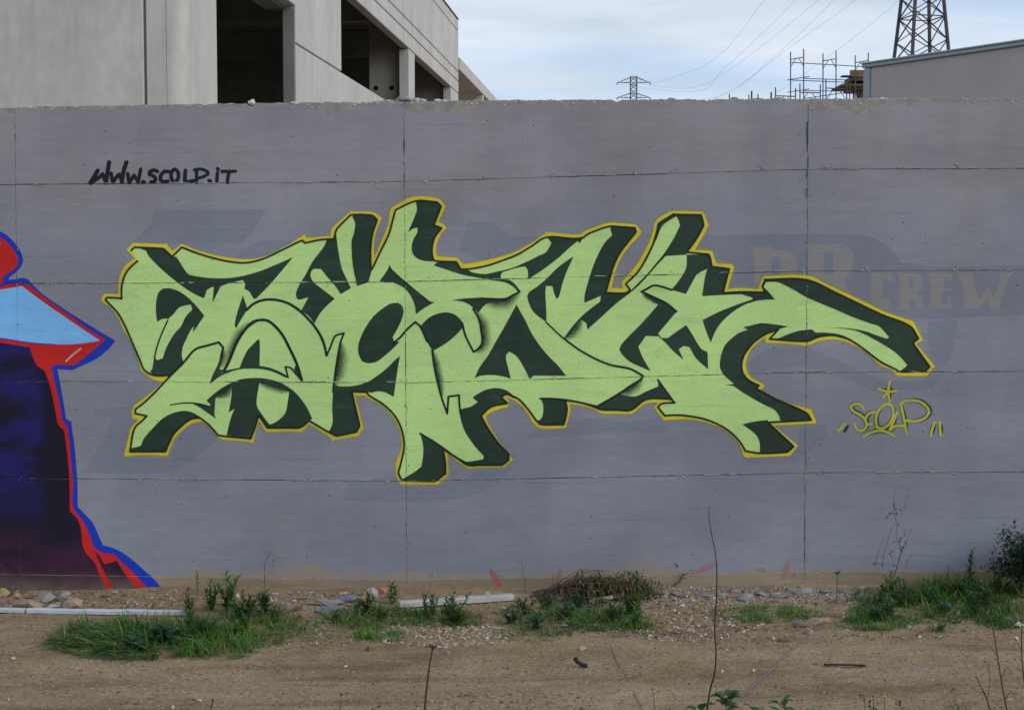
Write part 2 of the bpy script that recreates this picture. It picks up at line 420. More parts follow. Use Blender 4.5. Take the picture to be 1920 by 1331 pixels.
M_dark = wall_paint('black_green_paint', (0.020, 0.043, 0.027), mottle=0.14, rough=0.6, pin=False)
M_black = wall_paint('black_paint', (0.011, 0.016, 0.014), rough=0.6, pin=False)
M_yel = wall_paint('yellow_paint', (0.64, 0.57, 0.040), mottle=0.08)
M_fade = wall_paint('sprayed_black_green_fade', (0.020, 0.040, 0.024), fade=True, pin=False)
M_blue = wall_paint('ultramarine_paint', (0.010, 0.040, 0.42), mottle=0.08, pin=False)
M_red = wall_paint('red_paint', (0.52, 0.018, 0.016), mottle=0.12)
M_lblue = wall_paint('light_blue_paint', (0.20, 0.50, 0.86), mottle=0.09)
M_ghost = wall_paint('overpainted_blue_grey', (0.196, 0.213, 0.263), mottle=0.08)
M_ghost3 = wall_paint('overpainted_grey_trace', (0.203, 0.219, 0.265), mottle=0.08)
M_ghost2 = wall_paint('overpainted_warm_grey', (0.250, 0.247, 0.248), mottle=0.06)
M_redfade = wall_paint('faint_red_spray', (0.55, 0.13, 0.10), fade=True, pin=False, spray=0.95)
M_redfade2 = wall_paint('worn_pink_spray', (0.52, 0.17, 0.15), fade=True, pin=False, spray=0.40)
M_tag = wall_paint('black_marker_paint', (0.013, 0.015, 0.022), mottle=0.2, pin=False)
M_pale = wall_paint('pale_highlight_paint', (0.42, 0.36, 0.34))
def thin_cover(m, under, amt, lo=0.52, hi=0.70):
    # the coat is thin in places and the wall shows through
    t = m.node_tree; q = NT(t); b = t.nodes['Principled BSDF']; old = b.inputs['Base Color'].links[0].from_socket
    k = q.m('MULTIPLY', q.rng(q.noise(q.pos((0.7, 1, 2.6)), 7.0, 5, 0.65), lo, hi), q.rng(q.noise(q.pos((1, 1, 1)), 55, 3, 0.6), 0.35, 0.65, 0.4, 1.0))
    q.set(b.inputs['Base Color'], q.mix(q.m('MULTIPLY', k, amt), old, under))
thin_cover(M_green, (0.33, 0.44, 0.22), 0.55); thin_cover(M_dark, (0.05, 0.085, 0.05), 0.6); thin_cover(M_lblue, (0.20, 0.33, 0.52), 0.6); thin_cover(M_yel, (0.40, 0.36, 0.10), 0.6); thin_cover(M_red, (0.25, 0.03, 0.03), 0.4)
def cape_mat():
    m = wall_paint('violet_black_paint', (0.01, 0.008, 0.02), pin=False); t = m.node_tree; q = NT(t); b = t.nodes['Principled BSDF']
    g = q.n('NewGeometry'); sp = q.n('SeparateXYZ'); q.set(sp.inputs[0], g.outputs['Position']); x, z = sp.outputs[0], sp.outputs[2]
    old = b.inputs['Base Color'].links[0].from_socket
    edge = q.m('MULTIPLY', q.rng(x, wallp(95, 800).x, wallp(60, 800).x, smooth=True), q.rng(q.noise(q.pos((1.2, 1, 3.0)), 3.0, 4, 0.6), 0.36, 0.60))
    c = q.mix(q.m('MULTIPLY', edge, q.rng(z, wallp(0, 1010).z, wallp(0, 900).z, smooth=True)), old, (0.016, 0.014, 0.13))
    pur = q.m('MULTIPLY', q.rng(z, wallp(0, 960).z, wallp(0, 1060).z, smooth=True), q.rng(q.noise(q.pos((1, 1, 2)), 3.3, 4), 0.35, 0.6))
    c = q.mix(pur, c, (0.052, 0.014, 0.040))
    dust = q.m('MULTIPLY', q.rng(z, wallp(0, 1062).z, wallp(0, 1112).z, smooth=True), q.rng(q.noise(q.pos((1, 1, 1)), 7, 4), 0.25, 0.7, 0.35, 1.0))
    c = q.mix(q.m('MULTIPLY', dust, 0.85), c, (0.20, 0.15, 0.115))
    q.set(b.inputs['Base Color'], c); return m
M_cape = cape_mat()

# ------------------------------------------------------------------ the wall: core, plinth and board cast panels
wall = tag(empty('concrete_wall', wallp(960, 1116)), 'long grey painted concrete wall covered with graffiti', 'wall')
WO = Vector(wall.location)
def under_wall(o): o.parent = wall; o.matrix_parent_inverse = Matrix.Translation(-WO); return o
a, b_ = wallp(XL, 214), wallp(XR, 182); TK = 0.26
bm_ = MB()
zt = lambda x: a.z + (b_.z - a.z) * (x - a.x) / (b_.x - a.x) - 0.012
bm_.add([(a.x, .0075, -0.4), (b_.x, .0075, -0.4), (b_.x, TK, -0.4), (a.x, TK, -0.4), (a.x, .0075, zt(a.x)), (b_.x, .0075, zt(b_.x)), (b_.x, TK, zt(b_.x)), (a.x, TK, zt(a.x))],
        [(0, 3, 2, 1), (4, 5, 6, 7), (0, 1, 5, 4), (1, 2, 6, 5), (2, 3, 7, 6), (3, 0, 4, 7)])
under_wall(bm_.build('wall_core', M_core))
def panel(loop, mat, name, depth=0.0072, proud=0.0, back=None):
    P = [wallp(x, y) for x, y in loop]; n = len(P); mb = MB(); cx = sum((p for p in P), Vector()) / n
    yb = depth if back is None else back
    front = [Vector((p.x, -proud, p.z)) for p in P]
    lip = [Vector((p.x, -proud + 0.0022, p.z)) for p in P]
    ins = []
    for i, p in enumerate(front):                                  # a small worn arris round each panel
        d = (front[(i + 1) % n] - front[i - 1]).normalized(); nn = Vector((-d.z, 0, d.x)); 
        ins.append(p + nn * 0.0016 * (1 if (cx - p).dot(nn) > 0 else -1))
    bk = [Vector((p.x, yb, p.z)) for p in P]
    F = [tuple(range(n))]
    for r in range(2): F += [(r * n + i, r * n + n + i, r * n + n + (i + 1) % n, r * n + (i + 1) % n) for i in range(n)]
    mb.add(ins + lip + bk, F); o = mb.build(name, mat)
    bm = bmesh.new(); bm.from_mesh(o.data); bmesh.ops.recalc_face_normals(bm, faces=bm.faces)
    ff = max(bm.faces, key=lambda f: f.calc_area())
    if ff.normal.y > 0: bmesh.ops.reverse_faces(bm, faces=bm.faces)
    bmesh.ops.triangulate(bm, faces=[ff]); bm.to_mesh(o.data); bm.free()
    return under_wall(o)
for c in range(4):
    for r in range(5):
        ymid = 270 + 185 * r; xa, xb = colx(c, ymid)
        def vside(k, y0, y1, sg):          # points down the joint k
            ys = [y0 + (y1 - y0) * i / 24 for i in range(25)]
            return [(vx(k, y) + sg * gap(1, k, y), y) for y in ys]
        top, botm = [], []
        xs = [xa + (xb - xa) * i / 200 for i in range(201)]
        for x in xs:
            if r == 0:
                j = 1.6 * noise.noise((x * 0.05, 2.2, 0)) + 1.3 * noise.noise((x * 0.19, 5.1, 0)) + 0.9 * noise.noise((x * 0.6, 1.1, 0))
                ch = max(0, noise.noise((x * 0.035, 9.9, 1)) - 0.35) * 14
                top.append((x, lerp_line(TOP, x) + j + ch))
            else: top.append((x, hy(r - 1, c, x) + gap(0, (r - 1) * 4 + c, x)))
            botm.append((x, hy(r, c, x) - (gap(0, r * 4 + c, x) if r < 4 else -1.0)))
        def fixx(P):
            q = []
            for i, (x, y) in enumerate(P):
                t = i / 200
                l = (vx(c - 1, y) + gap(1, c - 1, y)) if c > 0 else XL; rr = (vx(c, y) - gap(1, c, y)) if c < 3 else XR
                q.append((l + (rr - l) * t, y))
            return q
        top, botm = fixx(top), fixx(botm)
        loop = list(top)
        if c < 3: loop += vside(c, top[-1][1], botm[-1][1], -1)[1:-1]
        loop += botm[::-1]
        if c > 0: loop += vside(c - 1, botm[0][1], top[0][1], 1)[1:-1]
        panel(loop, M_wall, 'wall_panel')
# plinth, standing a little proud of the panels
for c in range(4):
    xs = [colx(c, 1090)[0] + (colx(c, 1090)[1] - colx(c, 1090)[0]) * i / 150 for i in range(151)]
    loop = [(x, hy(4, c, x) + 0.5 * noise.noise((x * 0.05, 3, 3)) + 0.7 * max(0, noise.noise((x * 0.21, 8, 3)))) for x in xs] + [(xs[-1], 1190), (xs[0], 1190)]
    panel(loop, M_plinth, 'plinth', proud=PLINTH, back=0.0071)
# mortar fins and spalls standing along the joints
M_chip = tinted('joint_mortar', 0.9, 0.4, 300, 0.25)
def blob(mb, c, sx, sy, sz, seed, col=None, sub=1):
    key = sub
    if key not in ICO:
        b0 = bmesh.new(); bmesh.ops.create_icosphere(b0, subdivisions=sub, radius=1); b0.verts.ensure_lookup_table()
        ICO[key] = ([v.co.copy() for v in b0.verts], [tuple(v.index for v in f.verts) for f in b0.faces]); b0.free()
    V, F = ICO[key]
    vs = []
    for v in V:
        k = 1 + 0.45 * noise.noise(v * 1.1 + Vector((seed * 3.7, seed * 1.3, seed))) + (0.2 * noise.noise(v * 2.7 + Vector((seed, 0, seed * 2))) if sub > 1 else 0)
        vs.append((c[0] + v.x * sx * k, c[1] + v.y * sy * k, c[2] + v.z * sz * k))
    mb.add(vs, F, col)
ICO = {}
fin = MB(); rf = random.Random(11)
SPALL = [(69, 346), (711, 341), (797, 340), (907, 332), (1036, 327), (1190, 324), (1265, 320), (1430, 317), (1548, 316), (1690, 314), (1795, 311), (277, 533), (612, 530), (806, 524), (1200, 518), (1265, 513), (1432, 511), (1505, 508), (1620, 506), (1795, 503), (590, 716), (763, 714), (905, 714), (1040, 709), (1272, 702), (1440, 698), (1548, 697), (1672, 695), (268, 900), (586, 903), (725, 901), (1000, 897), (1280, 893), (1545, 886), (1795, 885), (590, 1082), (812, 1079), (940, 1078), (1080, 1077), (1300, 1069), (1430, 1068), (1535, 1067), (97, 531)]
for x, y in SPALL:
    for i in range(5):
        p = wallp(x + rf.gauss(0, 3.5), y + rf.gauss(0, 3)); g_ = rf.random()
        tint = (0.36, 0.34, 0.29) if not (300 < y < 320) else (0.3, 0.29, 0.27)
        if 230 < x < 1340 and 500 < y < 730: tint = (0.45, 0.58, 0.28)
        blob(fin, (p.x, -0.002, p.z), 0.002 + 0.006 * g_, 0.0025, 0.0015 + 0.004 * rf.random(), rf.random() * 50, tint)
for k in range(4):
    for c in range(4):
        x0, x1 = colx(c, HJ[k][c][0]); x = max(x0, -40)
        while x < min(x1, 1960):
            ln = rf.uniform(6, 34)
            if x < 135 and k > 1: x += ln; continue
            if noise.noise((x * 0.012, k * 3.1, 5.5)) + rf.uniform(-0.35, 0.35) > 0.08:
                y = hy(k, c, x); pa, pb = wallp(x, y + rf.uniform(-1.6, -0.3)), wallp(x + ln, hy(k, c, x + ln) + rf.uniform(-1.6, -0.3))
                green = 235 < x < 1345 and k in (1, 2)
                col = (0.42, 0.58, 0.25) if green else rf.choice([(0.30, 0.285, 0.25), (0.22, 0.215, 0.225), (0.37, 0.345, 0.29)])
                fin.tube([(pa.x, -0.001, pa.z), ((pa.x + pb.x) / 2, -0.003, (pa.z + pb.z) / 2 + rf.uniform(-.002, .002)), (pb.x, -0.001, pb.z)], 0.0016 + 0.0016 * rf.random(), 0.0012, 4, col)
            x += ln + rf.uniform(2, 16)
for k in range(3):
    y = 200
    while y < 1070:
        ln = rf.uniform(4, 18)
        if rf.random() < 0.45 and not (k == 0 and y > 540):
            x = vx(k, y) + rf.uniform(0.3, 2.2); pa, pb = wallp(x, y), wallp(x + rf.uniform(-1, 1), y + ln)
            green = k == 1 and 400 < y < 890
            col = (0.42, 0.58, 0.25) if green else rf.choice([(0.27, 0.26, 0.24), (0.22, 0.215, 0.225), (0.34, 0.32, 0.27)])
            fin.tube([(pa.x, -0.001, pa.z), (pb.x, -0.0015, pb.z)], 0.0015 + 0.0018 * rf.random(), 0.001, 4, col)
        y += ln + rf.uniform(1, 10)
# crumbled edges: small pale spalls on the joints and along the ragged top
def crumb(x, y, s, cols):
    green = 240 < x < 1340 and 400 < y < 880 and 505 < y < 725
    p = wallp(x, y); c = (0.44, 0.60, 0.27) if green else rf.choice(cols)
    blob(fin, (p.x, -0.0008, p.z), s * rf.uniform(.6, 1.8), 0.0022, s * rf.uniform(.4, 1.0), rf.random() * 60, c)
PALE = [(0.36, 0.34, 0.30), (0.30, 0.28, 0.25), (0.42, 0.40, 0.36), (0.25, 0.25, 0.27), (0.10, 0.10, 0.11)]
for k in (1, 2):
    y = 192
    while y < 1080:
        if noise.noise((y * 0.017, k * 7.7, 2.2)) > -0.1: crumb(vx(k, y) + rf.gauss(2.0, 2.6), y, rf.uniform(.0016, .0042), PALE)
        y += rf.uniform(2, 9)
for k in range(4):
    for c in range(1 if k > 0 else 0, 4):
        x0, x1 = colx(c, HJ[k][c][0]); x = max(x0, 0)
        while x < min(x1, 1930):
            if noise.noise((x * 0.013, k * 4.7, c)) > 0.05: crumb(x, hy(k, c, x) + rf.gauss(-0.6, 1.5), rf.uniform(.0014, .0036), PALE)
            x += rf.uniform(3, 14)
x = -30
while x < 1950:
    if noise.noise((x * 0.02, 3.3, 1.2)) > -0.25: crumb(x, lerp_line(TOP, x) + abs(rf.gauss(0, 4)) + 1, rf.uniform(.002, .007), [(0.42, 0.40, 0.36), (0.35, 0.33, 0.29), (0.48, 0.46, 0.42)])
    x += rf.uniform(3, 13)
o = under_wall(fin.build('joint_mortar', M_chip)); o['kind'] = 'stuff'

# ------------------------------------------------------------------ the lettering, traced on the wall
S = 4.7525
def T(ox, oy, P): return [(ox + x / S, oy + y / S) for x, y in P]
A = lambda P: T(180, 360, P)
B = lambda P: T(180, 600, P)
C = lambda P: T(540, 360, P)
Dd = lambda P: T(540, 640, P)
E = lambda P: T(900, 380, P)
F_ = lambda P: T(900, 600, P)
G = lambda P: T(1160, 380, P)
H = lambda P: T(1160, 600, P)
I = lambda P: T(1400, 480, P)
yellow = (A([(330, 455), (450, 458), (605, 465), (630, 458), (645, 485), (682, 528), (765, 463), (860, 503), (1000, 548), (1150, 580), (1300, 598), (1420, 595), (1550, 558), (1700, 480), (1790, 425), (1862, 378)])
  + C([(165, 410), (378, 392), (383, 345), (395, 318), (560, 170), (580, 175), (760, 182), (838, 228), (822, 270), (795, 330), (775, 400), (765, 480), (768, 588), (800, 515), (850, 395), (890, 300), (905, 210), (915, 155), (935, 135), (1120, 43), (1330, 55), (1365, 80), (1405, 130), (1375, 190), (1338, 272), (1380, 285), (1412, 318), (1360, 385), (1330, 450), (1318, 530), (1330, 575), (1505, 585), (1560, 643), (1700, 625)])
  + E([(189, 480), (330, 430), (450, 365), (570, 282), (595, 262), (680, 270), (800, 285), (900, 283), (935, 255), (1060, 205), (1165, 178), (1250, 185), (1385, 195), (1438, 253), (1425, 290), (1330, 390), (1260, 490), (1210, 600), (1172, 762), (1272, 763), (1262, 710), (1290, 680), (1400, 545), (1500, 370), (1545, 250), (1560, 175), (1592, 138), (1710, 75)])
  + G([(480, 75), (745, 82), (765, 112), (800, 205), (768, 268), (678, 422), (815, 428), (840, 450), (850, 495), (870, 542), (1010, 550), (1030, 580), (1010, 635), (968, 770), (1100, 762), (1245, 772), (1262, 720), (1285, 655)])
  + I([(140, 180), (545, 175), (700, 245), (1000, 385), (1250, 505), (1480, 580), (1498, 610), (1572, 752), (1508, 782), (1600, 890), (1675, 982), (1658, 1003), (1608, 1068), (1340, 1066), (1300, 1020), (1190, 970), (1080, 868), (920, 775), (840, 750), (760, 742), (640, 757), (545, 795), (430, 785), (170, 770), (162, 742), (178, 716)])
  + H([(1240, 200), (1180, 262), (1145, 330), (1130, 400), (1145, 460), (1180, 512), (1240, 545), (1302, 577), (1285, 605), (1257, 617), (1350, 670), (1500, 735), (1715, 797), (1762, 910), (1750, 918), (1380, 938), (1600, 1118), (1525, 1210), (1130, 1225), (1110, 1200), (1080, 1115), (1020, 1040), (940, 975), (840, 930), (730, 897), (600, 882), (480, 887), (400, 892), (315, 775), (360, 735), (245, 742), (120, 835)])
  + F_([(1220, 832), (1080, 829), (1030, 797), (960, 775), (880, 757), (797, 747), (805, 800), (790, 870), (765, 960), (545, 962), (470, 910), (440, 855), (390, 785), (330, 730), (262, 695), (240, 692), (256, 722), (250, 775), (180, 790), (100, 820), (52, 857), (75, 930), (170, 1080), (295, 1245), (215, 1312), (0, 1316)])
  + Dd([(1610, 1138), (1500, 1060), (1422, 992), (1427, 1060), (1437, 1185), (1340, 1275), (1150, 1277), (1005, 1275), (965, 1200), (965, 1070), (1000, 985), (1012, 900), (1000, 810), (960, 715), (890, 622), (800, 550), (700, 502), (690, 482), (600, 485), (625, 580), (675, 770), (630, 845), (395, 880), (375, 855), (190, 738), (130, 807), (0, 802)])
  + B([(1515, 1000), (1490, 960), (1455, 900), (1442, 930), (1402, 1102), (1370, 1085), (1110, 1060), (1075, 1030), (1000, 945), (940, 907), (850, 925), (770, 985), (710, 1050), (665, 1140), (642, 1212), (450, 1203), (252, 1217), (250, 1190), (280, 1080), (310, 958), (375, 897), (320, 870), (318, 835), (333, 765), (440, 685), (520, 620), (597, 552), (515, 532), (450, 490), (400, 450), (370, 340), (310, 200), (240, 80)])
  + A([(205, 1140), (140, 1040), (45, 975), (47, 950), (72, 910), (90, 905), (198, 912), (202, 800), (232, 700), (290, 630), (345, 595), (310, 555), (273, 515)]))
body = (A([(318, 520), (345, 493), (450, 497), (600, 505), (680, 578), (765, 493), (900, 545), (1050, 590), (1200, 622), (1350, 630), (1500, 592), (1650, 522), (1800, 448)])
  + C([(130, 432), (150, 455), (300, 425), (410, 420), (422, 375), (435, 332), (560, 205), (750, 210), (795, 250), (755, 370), (737, 500), (738, 690), (750, 688), (830, 520), (900, 375), (940, 230), (960, 160), (1140, 82), (1325, 90), (1365, 130), (1300, 297), (1370, 322), (1310, 400), (1290, 460), (1283, 520), (1292, 590), (1310, 613), (1500, 623), (1540, 690), (1640, 683), (1780, 655)])
  + E([(189, 520), (330, 465), (450, 395), (590, 310), (830, 320), (920, 312), (950, 287), (1060, 240), (1160, 212), (1250, 216), (1380, 225), (1390, 262), (1320, 350), (1245, 450), (1190, 565), (1120, 802), (1302, 805), (1338, 775), (1300, 725), (1420, 600), (1530, 400), (1570, 290), (1590, 190), (1720, 105)])
  + G([(480, 105), (735, 110), (757, 205), (700, 310), (608, 442), (800, 460), (815, 490), (830, 570), (985, 590), (930, 803), (1100, 795), (1305, 800), (1280, 742), (1310, 690)])
  + I([(160, 210), (530, 212), (800, 330), (1200, 520), (1455, 625), (1530, 735), (1480, 775), (1630, 985), (1590, 1025), (1360, 1030), (1330, 1010), (1200, 945), (1060, 840), (930, 752), (850, 722), (760, 705), (640, 720), (535, 758), (205, 738), (285, 650), (180, 690)])
  + H([(1320, 118), (1220, 185), (1150, 260), (1105, 340), (1095, 410), (1105, 470), (1140, 520), (1190, 555), (1250, 582), (1225, 610), (1400, 702), (1670, 825), (1715, 890), (1330, 910), (1560, 1125), (1500, 1175), (1270, 1185), (1130, 1165), (1085, 1090), (1000, 1000), (900, 935), (780, 885), (650, 857), (530, 845), (410, 850), (350, 775), (380, 745), (500, 735), (460, 702), (250, 705), (110, 800)])
  + F_([(1230, 800), (1080, 795), (1000, 765), (900, 735), (760, 712), (775, 790), (765, 860), (745, 930), (540, 928), (500, 890), (430, 795), (340, 700), (240, 657), (187, 685), (245, 740), (100, 772), (10, 850), (60, 945), (160, 1090), (255, 1192), (255, 1245), (195, 1290), (0, 1290)])
  + Dd([(1605, 1100), (1500, 1030), (1380, 955), (1400, 1060), (1405, 1175), (1310, 1245), (1050, 1238), (1010, 1225), (985, 1165), (1010, 1070), (1035, 950), (1030, 850), (1000, 745), (940, 645), (850, 560), (720, 477), (700, 450), (570, 445), (590, 540), (640, 750), (610, 805), (430, 840), (360, 805), (190, 705), (110, 765), (0, 768)])
  + B([(1530, 960), (1450, 845), (1420, 950), (1380, 1055), (1090, 1025), (1010, 935), (930, 870), (850, 880), (760, 945), (690, 1020), (650, 1100), (620, 1170), (305, 1170), (345, 965), (420, 890), (455, 853), (352, 830), (355, 792), (430, 735), (520, 650), (660, 500), (655, 492), (515, 490), (430, 440), (395, 360), (330, 210), (250, 30)])
  + A([(190, 1070), (85, 960), (100, 940), (200, 945), (230, 950), (230, 850), (255, 750), (300, 680), (372, 615)]))
